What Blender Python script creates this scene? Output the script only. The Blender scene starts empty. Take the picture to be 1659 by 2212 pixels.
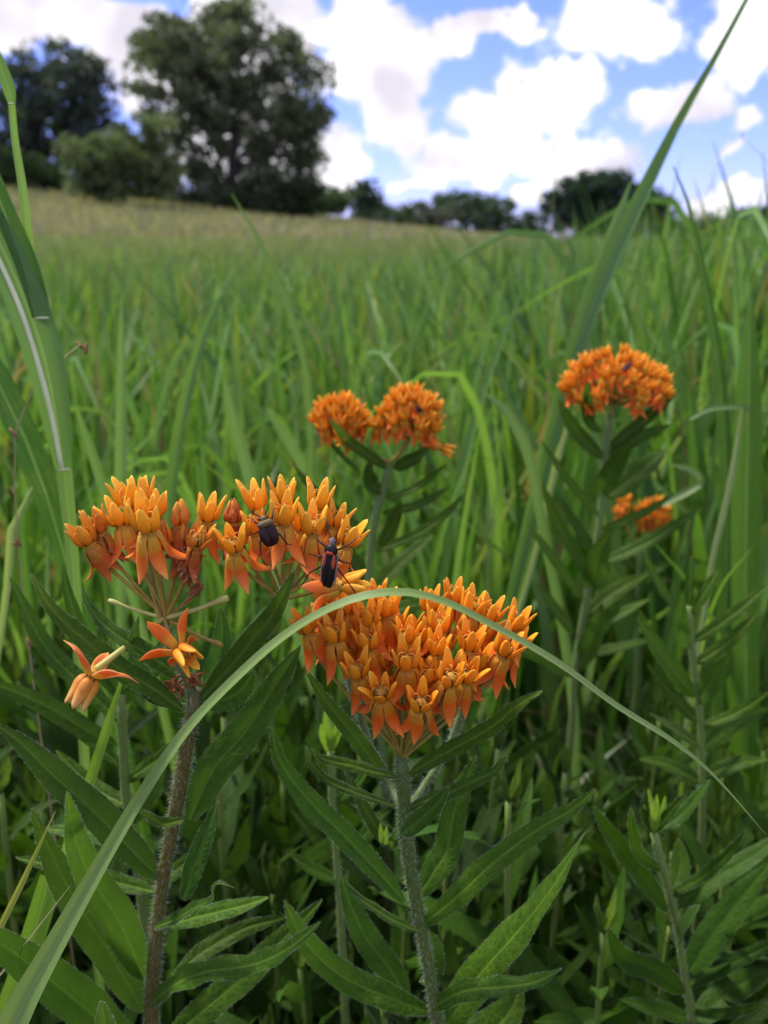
import bpy, math, random
import numpy as np
from mathutils import Vector, Matrix, Quaternion
random.seed(7); RNG = np.random.default_rng(11)
SC = bpy.context.scene
COL = SC.collection

# ------------------------------------------------------------------ camera
PITCH = math.radians(17.0); CP, SP = math.cos(PITCH), math.sin(PITCH)
CAMH = 0.5; F = 1912.4                     # focal length in pixels of the 1659x2212 view of the photograph
cam_d = bpy.data.cameras.new('camera'); cam = bpy.data.objects.new('camera', cam_d); COL.objects.link(cam)
cam.location = (0, 0, CAMH); cam.rotation_euler = (math.radians(90) - PITCH, 0, 0)
cam_d.sensor_fit = 'VERTICAL'; cam_d.sensor_height = 4.8; cam_d.sensor_width = 3.6; cam_d.lens = 4.15
cam_d.clip_start = 0.01; cam_d.clip_end = 3000
cam_d.dof.use_dof = True; cam_d.dof.focus_distance = 0.212; cam_d.dof.aperture_fstop = 2.2
SC.camera = cam

# ------------------------------------------------------------------ light and exposure
SUN_EL, SUN_AZ = math.radians(58), math.radians(-60)      # azimuth from +Y towards +X
world = bpy.data.worlds.new('World'); SC.world = world; world.use_nodes = True
sun_d = bpy.data.lights.new('sun', 'SUN'); sun = bpy.data.objects.new('sun', sun_d); COL.objects.link(sun)
sun_d.energy = 1.5; sun_d.angle = math.radians(10); sun_d.color = (1.0, 0.95, 0.86)
sdir = Vector((math.sin(SUN_AZ)*math.cos(SUN_EL), math.cos(SUN_AZ)*math.cos(SUN_EL), math.sin(SUN_EL)))
sun.rotation_euler = (-sdir).to_track_quat('-Z', 'Y').to_euler(); sun.location = sdir * 50
vs = SC.view_settings; vs.view_transform = 'Standard'; vs.look = 'None'; vs.gamma = 1; vs.use_curve_mapping = False
vs.exposure = 1.82
SC.render.engine = 'CYCLES'; SC.cycles.use_denoising = True
SC.cycles.max_bounces = 5; SC.cycles.diffuse_bounces = 3; SC.cycles.transmission_bounces = 3; SC.cycles.glossy_bounces = 1; SC.cycles.transparent_max_bounces = 8

def at(px, py, Y):
    a = (px - 829.5) / F; b = (1106 - py) / F
    d = Y / (CP + SP * b)
    return Vector((d * a, Y, CAMH + d * (-SP + CP * b)))
def proj(p):
    x, y, z = p[0], p[1], p[2] - CAMH
    d = y * CP - z * SP; u = y * SP + z * CP
    return 829.5 + F * x / d, 1106 - F * u / d, d
def depth(p): return p[1] * CP - (p[2] - CAMH) * SP

# ------------------------------------------------------------------ sky with cumulus clouds
def build_world():
    nt = world.node_tree; N = nt.nodes; L = nt.links; N.clear()
    def nd(t, **k):
        n = N.new(t)
        for a, b in k.items(): setattr(n, a, b)
        return n
    def math_(op, a, b=None, c=None):
        n = nd('ShaderNodeMath', operation=op)
        for i, v in enumerate((a, b, c)):
            if v is None: continue
            if isinstance(v, (int, float)): n.inputs[i].default_value = v
            else: L.new(v, n.inputs[i])
        return n.outputs[0]
    out = nd('ShaderNodeOutputWorld'); bg = nd('ShaderNodeBackground'); bg.inputs['Strength'].default_value = 0.088
    sky = nd('ShaderNodeTexSky', sky_type='NISHITA', sun_disc=False, sun_elevation=SUN_EL, sun_rotation=SUN_AZ,
             air_density=1.0, dust_density=0.3, ozone_density=3.0, altitude=300)
    tc = nd('ShaderNodeTexCoord')
    sep = nd('ShaderNodeSeparateXYZ'); L.new(tc.outputs['Generated'], sep.inputs[0])
    az = math_('ARCTAN2', sep.outputs[0], sep.outputs[1]); el = math_('ARCSINE', sep.outputs[2])
    comb = nd('ShaderNodeCombineXYZ'); L.new(az, comb.inputs[0]); L.new(el, comb.inputs[1])
    # uneven cloud edges
    n1 = nd('ShaderNodeTexNoise'); n1.inputs['Scale'].default_value = 9; n1.inputs['Detail'].default_value = 5; n1.inputs['Roughness'].default_value = .6
    L.new(tc.outputs['Generated'], n1.inputs['Vector'])
    sub = nd('ShaderNodeVectorMath', operation='SUBTRACT'); L.new(n1.outputs['Color'], sub.inputs[0]); sub.inputs[1].default_value = (.5, .5, .5)
    scl = nd('ShaderNodeVectorMath', operation='SCALE'); L.new(sub.outputs[0], scl.inputs[0]); scl.inputs['Scale'].default_value = .12
    add = nd('ShaderNodeVectorMath', operation='ADD'); L.new(comb.outputs[0], add.inputs[0]); L.new(scl.outputs[0], add.inputs[1])
    P = add.outputs[0]
    blobs = [(840,150,170,120),(870,275,100,70),(760,45,130,70),(690,350,120,70),(1200,190,100,95),(1090,275,140,85),(1000,365,150,60),
             (1220,345,140,70),(900,388,75,20),(1330,45,170,75),(1470,222,150,48),(1622,262,40,36),(1650,70,110,110),(1080,45,100,26),
             (130,55,330,70),(330,150,180,120),(560,60,200,90),(1140,440,60,30),(1575,320,50,22),(1560,420,120,30),(480,330,200,110),(470,190,240,150),(1010,80,60,50)]
    m = None
    for (x, y, rx, ry) in blobs:
        v = at(x, y, 1.0) - Vector((0, 0, CAMH)); v.normalize()
        ca, ce = math.atan2(v.x, v.y), math.asin(v.z)
        sx, sy = rx / F * 1.02, ry / F * 1.02
        ma = nd('ShaderNodeVectorMath', operation='MULTIPLY_ADD'); L.new(P, ma.inputs[0])
        ma.inputs[1].default_value = (1/sx, 1/sy, 0); ma.inputs[2].default_value = (-ca/sx, -ce/sy, 0)
        ln = nd('ShaderNodeVectorMath', operation='LENGTH'); L.new(ma.outputs[0], ln.inputs[0])
        d = math_('SUBTRACT', 1.0, ln.outputs['Value'])
        m = d if m is None else math_('MAXIMUM', m, d)
    # clouds of the same kind all over the rest of the sky
    mp = nd('ShaderNodeMapping'); mp.inputs['Scale'].default_value = (1, 1, 1.9); L.new(tc.outputs['Generated'], mp.inputs[0])
    n2 = nd('ShaderNodeTexNoise'); n2.inputs['Scale'].default_value = 3.2; n2.inputs['Detail'].default_value = 3; n2.inputs['Roughness'].default_value = .55
    L.new(mp.outputs[0], n2.inputs['Vector'])
    gen = math_('MULTIPLY', math_('SUBTRACT', n2.outputs[0], .45), 5.0)
    # inside the stretch of sky of the photograph use its own clouds, elsewhere the general ones
    ia = math_('SUBTRACT', 1.0, math_('SMOOTH_MIN', math_('MULTIPLY', math_('MAXIMUM', math_('SUBTRACT', math_('ABSOLUTE', az), .46), 0), 8.0), 1.0, .1))
    ie = math_('SUBTRACT', 1.0, math_('SMOOTH_MIN', math_('MULTIPLY', math_('MAXIMUM', math_('SUBTRACT', el, .24), 0), 10.0), 1.0, .1))
    ins = math_('MAXIMUM', math_('MULTIPLY', ia, ie), 0)
    mixm = nd('ShaderNodeMix', data_type='FLOAT'); L.new(ins, mixm.inputs[0]); L.new(gen, mixm.inputs[2]); L.new(m, mixm.inputs[3])
    n3 = nd('ShaderNodeTexNoise'); n3.inputs['Scale'].default_value = 26; n3.inputs['Detail'].default_value = 4; L.new(tc.outputs['Generated'], n3.inputs['Vector'])
    dens = math_('ADD', mixm.outputs[0], math_('MULTIPLY', math_('SUBTRACT', n3.outputs[0], .5), 1.0))
    mr = nd('ShaderNodeMapRange', interpolation_type='SMOOTHSTEP'); L.new(dens, mr.inputs[0]); mr.inputs[1].default_value = .10; mr.inputs[2].default_value = .42
    # cloud colour: white with faint lavender hollows
    n4 = nd('ShaderNodeTexNoise'); n4.inputs['Scale'].default_value = 11; n4.inputs['Detail'].default_value = 2; L.new(tc.outputs['Generated'], n4.inputs['Vector'])
    cr = nd('ShaderNodeValToRGB'); L.new(n4.outputs[0], cr.inputs[0])
    cr.color_ramp.elements[0].position = .36; cr.color_ramp.elements[0].color = (2.75, 2.62, 2.95, 1)
    cr.color_ramp.elements[1].position = .62; cr.color_ramp.elements[1].color = (4.9, 4.75, 4.95, 1)
    # clearer blue of the photograph
    tint = nd('ShaderNodeMix', data_type='RGBA', blend_type='MULTIPLY'); tint.inputs[0].default_value = 1
    L.new(sky.outputs[0], tint.inputs[6]); tint.inputs[7].default_value = (.44, .43, .88, 1)
    mx = nd('ShaderNodeMix', data_type='RGBA'); L.new(mr.outputs[0], mx.inputs[0]); L.new(tint.outputs[2], mx.inputs[6]); L.new(cr.outputs[0], mx.inputs[7])
    L.new(mx.outputs[2], bg.inputs['Color']); L.new(bg.outputs[0], out.inputs[0])
build_world()
world.cycles.sampling_method = 'MANUAL'; world.cycles.sample_map_resolution = 512

# ------------------------------------------------------------------ materials
MATS = {}
class NT:
    def __init__(s, name):
        s.m = bpy.data.materials.new(name); s.m.use_nodes = True
        s.nt = s.m.node_tree; s.nt.nodes.clear(); s.L = s.nt.links; MATS[name] = s.m
        s.out = s.nd('ShaderNodeOutputMaterial')
    def nd(s, t, **k):
        n = s.nt.nodes.new(t)
        for a, b in k.items(): setattr(n, a, b)
        return n
    def put(s, sock, v):
        if isinstance(v, bpy.types.NodeSocket): s.L.new(v, sock)
        else: sock.default_value = v
    def math(s, op, *a):
        n = s.nd('ShaderNodeMath', operation=op)
        for i, v in enumerate(a): s.put(n.inputs[i], v)
        return n.outputs[0]
    def mix(s, f, a, b, mode='MIX'):
        n = s.nd('ShaderNodeMix', data_type='RGBA', blend_type=mode)
        for i, v in ((0, f), (6, a), (7, b)):
            if isinstance(v, tuple) and len(v) == 3: v = v + (1,)
            s.put(n.inputs[i], v)
        return n.outputs[2]
    def noise(s, scale, detail=3, vec=None, rough=.5):
        n = s.nd('ShaderNodeTexNoise'); n.inputs['Scale'].default_value = scale; n.inputs['Detail'].default_value = detail; n.inputs['Roughness'].default_value = rough
        if vec is not None: s.L.new(vec, n.inputs['Vector'])
        return n.outputs[0]
    def ramp(s, f, stops):
        n = s.nd('ShaderNodeValToRGB'); s.put(n.inputs[0], f); e = n.color_ramp.elements
        while len(e) < len(stops): e.new(.5)
        for el, (p, c) in zip(e, stops): el.position = p; el.color = c + (1,) if len(c) == 3 else c
        return n.outputs[0]
    def mrange(s, v, a, b, c=0., d=1.):
        n = s.nd('ShaderNodeMapRange'); s.put(n.inputs[0], v)
        for i, x in enumerate((a, b, c, d)): n.inputs[i+1].default_value = x
        return n.outputs[0]
    def finish(s, col, rough=.5, spec=.3, trans=0., tcol=None, bump=None, bstr=.3, bdist=.0003, sheen=0.):
        p = s.nd('ShaderNodeBsdfPrincipled'); s.put(p.inputs['Base Color'], col if not (isinstance(col, tuple) and len(col) == 3) else col + (1,))
        s.put(p.inputs['Roughness'], rough); p.inputs['Specular IOR Level'].default_value = spec
        if sheen: p.inputs['Sheen Weight'].default_value = sheen; p.inputs['Sheen Roughness'].default_value = .5
        if bump is not None:
            b = s.nd('ShaderNodeBump'); b.inputs['Strength'].default_value = bstr; b.inputs['Distance'].default_value = bdist
            s.L.new(bump, b.inputs['Height']); s.L.new(b.outputs[0], p.inputs['Normal'])
        sh = p.outputs[0]
        if trans:
            t = s.nd('ShaderNodeBsdfTranslucent'); s.put(t.inputs['Color'], tcol if tcol is not None else col)
            mx = s.nd('ShaderNodeMixShader'); mx.inputs[0].default_value = trans
            s.L.new(sh, mx.inputs[1]); s.L.new(t.outputs[0], mx.inputs[2]); sh = mx.outputs[0]
        s.L.new(sh, s.out.inputs[0]); return s.m

def mat_leaf(name, dark, light, vein, under, trans=.2, tcolor=(.16, .34, .03), vstr=.5):
    s = NT(name); uv = s.nd('ShaderNodeUVMap', uv_map='UVMap').outputs[0]       # millimetres: x across, y along
    oi = s.nd('ShaderNodeObjectInfo'); sep = s.nd('ShaderNodeSeparateXYZ'); s.L.new(uv, sep.inputs[0])
    ax = s.math('ABSOLUTE', sep.outputs[0])
    # net of veins; cells lean towards the tip
    cx = s.nd('ShaderNodeCombineXYZ'); s.L.new(sep.outputs[0], cx.inputs[0])
    s.L.new(s.math('SUBTRACT', s.math('MULTIPLY', sep.outputs[1], .8), s.math('MULTIPLY', ax, .55)), cx.inputs[1]); s.L.new(oi.outputs['Random'], cx.inputs[2])
    vo = s.nd('ShaderNodeTexVoronoi', feature='DISTANCE_TO_EDGE'); vo.inputs['Scale'].default_value = .5; s.L.new(cx.outputs[0], vo.inputs['Vector'])
    net = s.math('MULTIPLY', s.mrange(vo.outputs['Distance'], 0., .13, 1., 0.), s.mrange(s.noise(.5, 2, uv), .35, .6, .3, 1.))
    rib = s.mrange(ax, .12, .5, 1., 0.)
    nz = s.noise(.35, 4, uv); n2 = s.noise(3.0, 3, uv)
    base = s.mix(nz, dark, light)
    base = s.mix(s.math('MULTIPLY', n2, .25), base, light)
    base = s.mix(s.math('MULTIPLY', s.math('MAXIMUM', s.math('MULTIPLY', net, .6), rib), vstr), base, vein)
    geo = s.nd('ShaderNodeNewGeometry')
    base = s.mix(s.math('MULTIPLY', geo.outputs['Backfacing'], .75), base, under)
    base = s.mix(1.0, base, oi.outputs['Color'], 'MULTIPLY')
    h = s.math('SUBTRACT', s.mrange(vo.outputs['Distance'], 0., .3), s.math('MULTIPLY', rib, .8))
    tc = s.mix(1.0, tcolor, oi.outputs['Color'], 'MULTIPLY')
    tc = s.mix(s.math('MULTIPLY', net, .5), tc, (.03, .08, .01))
    return s.finish(base, rough=.55, spec=.14, trans=trans, tcol=tc, bump=h, bstr=.32, bdist=.0004, sheen=.04)
mat_leaf('milkweed_leaf', (.012, .038, .001), (.040, .094, .002), (.135, .21, .020), (.036, .070, .014), vstr=.62)
mat_leaf('young_leaf', (.20, .38, .02), (.30, .48, .03), (.36, .50, .08), (.22, .38, .05), trans=.35, tcolor=(.3, .5, .04))
mat_leaf('weed_leaf', (.009, .034, .001), (.036, .092, .002), (.085, .15, .010), (.022, .052, .006), trans=.17, tcolor=(.12, .28, .008), vstr=.35)  # leaf tones lowered: the deep shade of the undergrowth is put into the colour

def mat_stem():
    s = NT('milkweed_stem'); at_ = s.nd('ShaderNodeAttribute', attribute_name='col'); tc = s.nd('ShaderNodeTexCoord')
    mp = s.nd('ShaderNodeMapping'); mp.inputs['Scale'].default_value = (1, 1, .12); s.L.new(tc.outputs['Object'], mp.inputs[0])
    n = s.noise(2600, 3, mp.outputs[0]); n2 = s.noise(300, 3, tc.outputs['Object'])
    c = s.mix(s.math('MULTIPLY', n, .5), at_.outputs['Color'], (.05, .07, .015))
    c = s.mix(s.mrange(n2, .5, .75, 0, .3), c, (.16, .19, .035))
    s.finish(c, rough=.5, spec=.3, bump=n, bstr=.4, bdist=.0002)
mat_stem()
def mat_hair():
    s = NT('plant_hair'); s.finish((.42, .47, .36), rough=.4, spec=.3, trans=.5, tcol=(.8, .85, .72, 1))
mat_hair()
def mat_grass(name, mult=(1, 1, 1), trans=.32, rib=True):
    s = NT(name); at_ = s.nd('ShaderNodeAttribute', attribute_name='col'); uv = s.nd('ShaderNodeUVMap', uv_map='UVMap').outputs[0]
    sep = s.nd('ShaderNodeSeparateXYZ'); s.L.new(uv, sep.inputs[0])
    w = s.nd('ShaderNodeMath', operation='SINE'); s.L.new(s.math('MULTIPLY', sep.outputs[0], 28.0), w.inputs[0])
    mp = s.nd('ShaderNodeMapping'); mp.inputs['Scale'].default_value = (6, .06, 1); s.L.new(uv, mp.inputs[0])
    n = s.noise(1.0, 4, mp.outputs[0]); n2 = s.noise(.06, 3, uv)
    c = s.mix(s.mrange(n, .35, .7, 0., .3), at_.outputs['Color'], (.18, .30, .06))
    c = s.mix(s.mrange(n2, .55, .75, 0., .22), c, (.22, .24, .05))
    if rib: c = s.mix(s.math('MULTIPLY', s.mrange(s.math('ABSOLUTE', sep.outputs[0]), .02, .11, 1., 0.), .45), c, (.30, .42, .16))
    if mult != (1, 1, 1): c = s.mix(1.0, c, mult, 'MULTIPLY')
    t = s.mix(1.0, c, (2.2, 2.1, .9, 1), 'MULTIPLY')
    s.finish(c, rough=.42, spec=.35, trans=trans, tcol=t, bump=w.outputs[0], bstr=.25, bdist=.0001)
mat_grass('grass_blade')
mat_grass('midrib_blade', rib=True)
def mat_meadow():
    s = NT('meadow_grass'); at_ = s.nd('ShaderNodeAttribute', attribute_name='col')
    t = s.mix(1.0, at_.outputs['Color'], (2.0, 2.0, .9, 1), 'MULTIPLY')
    s.finish(at_.outputs['Color'], rough=.45, spec=.35, trans=.3, tcol=t)
mat_meadow()
def mat_petal():
    s = NT('petal'); uv = s.nd('ShaderNodeUVMap', uv_map='UVMap').outputs[0]; sep = s.nd('ShaderNodeSeparateXYZ'); s.L.new(uv, sep.inputs[0])
    oi = s.nd('ShaderNodeObjectInfo'); tc = s.nd('ShaderNodeTexCoord')
    nz = s.noise(900, 3, tc.outputs['Object'])
    f = s.math('ADD', sep.outputs[1], s.math('MULTIPLY', s.math('SUBTRACT', nz, .5), .22))
    c = s.ramp(f, [(0., (.70, .40, .03)), (.30, (.80, .38, .025)), (.44, (.84, .19, .012)), (.72, (.92, .235, .03)), (1., (.97, .44, .07))])
    # fine streaks along the petal, pale rim
    mp = s.nd('ShaderNodeMapping'); mp.inputs['Scale'].default_value = (9, .9, 1); s.L.new(uv, mp.inputs[0])
    st = s.noise(2.2, 2, mp.outputs[0]); c = s.mix(s.mrange(st, .45, .7, 0, .3), c, (.72, .09, .012))
    c = s.mix(s.mrange(s.math('ABSOLUTE', sep.outputs[0]), .78, 1., 0, .55), c, (.88, .36, .08))
    sp = s.noise(2600, 1, tc.outputs['Object'])
    spot = s.math('MULTIPLY', s.mrange(sp, .68, .72), s.mrange(s.math('ABSOLUTE', s.math('SUBTRACT', sep.outputs[1], .3)), .06, .12, 1, 0))
    c = s.mix(spot, c, (.10, .02, .01))
    c = s.mix(1.0, c, oi.outputs['Color'], 'MULTIPLY')
    red = s.math('SUBTRACT', 1.0, oi.outputs['Alpha']); c = s.mix(red, c, (.42, .065, .028))
    s.finish(c, rough=.48, spec=.25, trans=.38, tcol=s.mix(1., c, (1.15, 1.05, .7, 1), 'MULTIPLY'), bump=st, bstr=.25, bdist=.0001)
mat_petal()
def mat_hood():
    s = NT('hood'); uv = s.nd('ShaderNodeUVMap', uv_map='UVMap').outputs[0]; sep = s.nd('ShaderNodeSeparateXYZ'); s.L.new(uv, sep.inputs[0])
    oi = s.nd('ShaderNodeObjectInfo'); tc = s.nd('ShaderNodeTexCoord')
    nz = s.noise(500, 3, tc.outputs['Object'])
    c = s.ramp(s.math('ADD', sep.outputs[1], s.math('MULTIPLY', s.math('SUBTRACT', nz, .5), .3)),
               [(0., (.52, .25, .012)), (.14, (.80, .27, .008)), (.5, (.96, .38, .014)), (1., (.98, .55, .045))])
    c = s.mix(1.0, c, oi.outputs['Color'], 'MULTIPLY')
    red = s.math('SUBTRACT', 1.0, oi.outputs['Alpha'])
    c = s.mix(s.math('MULTIPLY', red, s.mrange(s.noise(700, 3, tc.outputs['Object']), .3, .6, .5, 1.)), c, (.50, .075, .035))
    s.finish(c, rough=.45, spec=.28, trans=.25, tcol=s.mix(1., c, (1.1, 1., .7, 1), 'MULTIPLY'), bump=nz, bstr=.15, bdist=.0001)
mat_hood()
def plain(name, col, rough=.5, spec=.3, trans=0., nscale=400, var=.35, tcol=None):
    s = NT(name); tc = s.nd('ShaderNodeTexCoord'); n = s.noise(nscale, 4, tc.outputs['Object'])
    dk = tuple(x * (1 - var) for x in col); lt = tuple(min(1, x * (1 + var)) for x in col)
    c = s.mix(n, dk, lt); s.finish(c, rough=rough, spec=spec, trans=trans, tcol=tcol, bump=n, bstr=.3, bdist=.0002)
plain('column_yellow', (.50, .27, .03)); plain('slit_brown', (.075, .028, .008)); plain('horn', (.86, .36, .08))
plain('pedicel', (.36, .27, .045), var=.4); plain('pedicel_pale', (.44, .44, .11)); plain('dry_flower', (.24, .085, .022), nscale=900, var=.6)
plain('bug_black', (.010, .006, .005), rough=.45, spec=.25, nscale=1500); plain('bug_maroon', (.030, .008, .005), rough=.42, spec=.25, nscale=1200, var=.5)
plain('bug_gold', (.17, .12, .045), rough=.7, nscale=2500, var=.8); plain('bug_red', (.42, .07, .02), rough=.4, nscale=1500); plain('bug_grey', (.22, .16, .15), rough=.5, nscale=2500, var=.5)
plain('bug_leg', (.04, .010, .008), rough=.4); plain('bark', (.055, .045, .036), rough=.9, nscale=3, var=.5); plain('straw', (.46, .36, .17), rough=.6, trans=.2, nscale=60)
plain('seed_brown', (.26, .13, .05), rough=.7, nscale=1200, var=.6); plain('collar', (.50, .54, .26), nscale=200); plain('midrib_pale', (.74, .78, .44), nscale=150, var=.15)
def mat_soil():
    s = NT('soil'); tc = s.nd('ShaderNodeTexCoord'); n = s.noise(30, 8, tc.outputs['Object'], .65); n2 = s.noise(.25, 6, tc.outputs['Object'], .6); n3 = s.noise(.06, 3, tc.outputs['Object'])
    near = s.ramp(n, [(.3, (.014, .009, .005)), (.55, (.04, .026, .013)), (.75, (.12, .08, .04))])
    far = s.ramp(n2, [(.3, (.085, .10, .035)), (.5, (.17, .16, .065)), (.7, (.24, .19, .10))])
    far = s.mix(s.mrange(n3, .4, .6, 0, .6), far, (.15, .15, .06))
    sep = s.nd('ShaderNodeSeparateXYZ'); s.L.new(tc.outputs['Object'], sep.inputs[0])
    c = s.mix(s.mrange(sep.outputs[1], 4., 9.), near, far)          # bare litter under the plants here, open hay meadow up the slope
    s.finish(c, rough=.95, spec=.1, bump=n, bstr=.8, bdist=.01)
mat_soil()
def mat_foliage():
    s = NT('tree_leaves'); at_ = s.nd('ShaderNodeAttribute', attribute_name='col')
    t = s.mix(1.0, at_.outputs['Color'], (1.5, 1.7, .8, 1), 'MULTIPLY')
    s.finish(at_.outputs['Color'], rough=.6, spec=.1, trans=.3, tcol=t)
mat_foliage()

# ------------------------------------------------------------------ mesh helpers
def mesh(name, V, Fc, mat, smooth=True, uv=None, col=None, mats=None, fmat=None):
    me = bpy.data.meshes.new(name)
    V = np.asarray(V, dtype=np.float32).reshape(-1, 3)
    me.from_pydata(V.tolist(), [], [tuple(int(i) for i in f) for f in Fc])
    for m in (mats or [mat]): me.materials.append(MATS[m])
    if fmat is not None: me.polygons.foreach_set('material_index', np.asarray(fmat, dtype=np.int32))
    if smooth: me.polygons.foreach_set('use_smooth', np.ones(len(me.polygons), dtype=bool))
    if uv is not None:
        l = me.uv_layers.new(name='UVMap'); li = np.empty(len(me.loops), dtype=np.int32); me.loops.foreach_get('vertex_index', li)
        l.data.foreach_set('uv', np.asarray(uv, dtype=np.float32)[li].ravel())
    if col is not None:
        a = me.color_attributes.new('col', 'FLOAT_COLOR', 'POINT'); c = np.ones((len(V), 4), dtype=np.float32); c[:, :3] = np.asarray(col, dtype=np.float32)
        a.data.foreach_set('color', c.ravel())
    me.update(); return me
def fast_quads(name, V, Q, mat, col=None, smooth=False):
    me = bpy.data.meshes.new(name); nv, nq = len(V), len(Q)
    me.vertices.add(nv); me.vertices.foreach_set('co', np.ascontiguousarray(V, dtype=np.float32).ravel())
    me.loops.add(nq * 4); me.loops.foreach_set('vertex_index', np.ascontiguousarray(Q, dtype=np.int32).ravel())
    me.polygons.add(nq); me.polygons.foreach_set('loop_start', np.arange(nq, dtype=np.int32) * 4)
    if smooth: me.polygons.foreach_set('use_smooth', np.ones(nq, dtype=bool))
    me.materials.append(MATS[mat])
    if col is not None:
        a = me.color_attributes.new('col', 'FLOAT_COLOR', 'POINT'); c = np.ones((nv, 4), dtype=np.float32); c[:, :3] = col
        a.data.foreach_set('color', c.ravel())
    me.update(calc_edges=True); me.validate(); return me
def tag(o, label=None, cat=None, group=None, kind=None):
    if label: o['label'] = label
    if cat: o['category'] = cat
    if group: o['group'] = group
    if kind: o['kind'] = kind
    return o
def obj(name, me, parent=None, loc=(0, 0, 0), rot=None, scale=1.0, color=None):
    o = bpy.data.objects.new(name, me); COL.objects.link(o); o.parent = parent; o.location = loc
    if rot is not None:
        o.rotation_mode = 'QUATERNION'; o.rotation_quaternion = rot
    if scale != 1.0: o.scale = (scale,) * 3
    if color: o.color = color
    return o
def thing(name, loc, label, cat, group=None):
    o = bpy.data.objects.new(name, None); COL.objects.link(o); o.location = loc; o.empty_display_size = .01
    return tag(o, label, cat, group)

def spline(pts, n):
    """Catmull-Rom through pts, n samples evenly spread by length; rows may carry extra values."""
    P = np.array([list(p) for p in pts], dtype=float)
    if len(P) == 2: P = np.stack([P[0], (P[0]+P[1])/2, P[1]])
    A = np.vstack([2*P[0]-P[1], P, 2*P[-1]-P[-2]]); out = []
    for i in range(1, len(A)-2):
        p0, p1, p2, p3 = A[i-1], A[i], A[i+1], A[i+2]
        d1, d2, d3 = [max(np.linalg.norm((b-a)[:3]), 1e-9)**.5 for a, b in ((p0, p1), (p1, p2), (p2, p3))]      # centripetal tangents
        m1 = d2*((p1-p0)/d1-(p2-p0)/(d1+d2)+(p2-p1)/d2); m2 = d2*((p2-p1)/d2-(p3-p1)/(d2+d3)+(p3-p2)/d3)
        for t in np.linspace(0, 1, 14, endpoint=False):
            out.append((2*t**3-3*t*t+1)*p1+(t**3-2*t*t+t)*m1+(3*t*t-2*t**3)*p2+(t**3-t*t)*m2)
    out.append(A[-2]); out = np.array(out)
    s = np.concatenate([[0], np.cumsum(np.linalg.norm(np.diff(out[:, :3], axis=0), axis=1))])
    q = np.linspace(0, s[-1], n)
    return np.stack([np.interp(q, s, out[:, k]) for k in range(out.shape[1])], axis=1), s[-1]
def unit(v): return v / (np.linalg.norm(v, axis=-1, keepdims=True) + 1e-12)
def frames(C):
    return unit(np.gradient(C, axis=0))

PROF_LEAF = [(0, .22), (.04, .50), (.12, .80), (.28, 1.), (.5, .97), (.7, .80), (.85, .52), (.94, .27), (.985, .12), (1, .02)]
PROF_BLADE = [(0, .9), (.2, 1.), (.6, .82), (.85, .42), (1, .02)]
def sheet(C, length, width, N0, fold=.25, twist=(0, 0), curl=0., wave=0., prof=PROF_LEAF, across=7, uvmm=True, seed=0, wvals=None):
    """A leaf or blade along the centre line C: V-folded, edges curled and waved.  Returns verts, faces, uv, rim edge points and outward directions."""
    n = len(C); T = frames(C); t = np.linspace(0, 1, n)
    N0 = np.broadcast_to(np.asarray(N0, float), (n, 3)); S = unit(np.cross(T, N0)); Nn = unit(np.cross(S, T))
    tw = np.interp(t, [0, 1], twist); cs, sn = np.cos(tw)[:, None], np.sin(tw)[:, None]
    S, Nn = S*cs + Nn*sn, Nn*cs - S*sn
    hw = (np.interp(t, [p[0] for p in prof], [p[1] for p in prof]) * width if wvals is None else wvals) * .5
    us = np.linspace(-1, 1, across); V = []; U = []
    ph = seed * 1.7
    for u in us:
        au = abs(u)
        h = fold*au*hw - curl*max(0, au-.45)**1.6*hw*2.2 - .06*hw*math.exp(-(u/.15)**2)
        wv = wave*hw*au**2*np.sin(t*length/max(width, 1e-5)*3.1 + ph + (1.3 if u > 0 else 0))
        V.append(C + S*(hw*u)[:, None] + Nn*(h+wv)[:, None])
        U.append(np.stack([hw*u*1000, t*length*1000], 1) if uvmm else np.stack([np.full(n, u), t*length*1000], 1))
    V = np.stack(V, 1).reshape(-1, 3); U = np.stack(U, 1).reshape(-1, 2)
    idx = np.arange(n*across).reshape(n, across)
    Q = np.stack([idx[:-1, :-1], idx[:-1, 1:], idx[1:, 1:], idx[1:, :-1]], -1).reshape(-1, 4)
    return V, Q, U, S, Nn
def tube(C, R, k=8, cap=True):
    C = np.asarray(C, float); n = len(C); T = frames(C); R = np.broadcast_to(np.asarray(R, float), (n,))
    ref = np.array([0.3, .9, .1]); S = unit(np.cross(T, ref)); B = np.cross(S, T)
    a = np.linspace(0, 2*math.pi, k, endpoint=False)
    V = (C[:, None, :] + R[:, None, None]*(np.cos(a)[None, :, None]*S[:, None, :] + np.sin(a)[None, :, None]*B[:, None, :])).reshape(-1, 3)
    Fc = [(i*k+j, i*k+(j+1) % k, (i+1)*k+(j+1) % k, (i+1)*k+j) for i in range(n-1) for j in range(k)]
    if cap: Fc += [tuple(range(k-1, -1, -1)), tuple((n-1)*k+j for j in range(k))]
    return V, Fc
def joinm(parts):
    V, Fc, fm = [], [], []; o = 0
    for i, p in enumerate(parts):
        v, f = p[0], p[1]; m = p[2] if len(p) > 2 else 0
        V.append(np.asarray(v)); Fc += [tuple(x+o for x in q) for q in f]; fm += [m]*len(f); o += len(v)
    return np.vstack(V), Fc, fm
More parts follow.
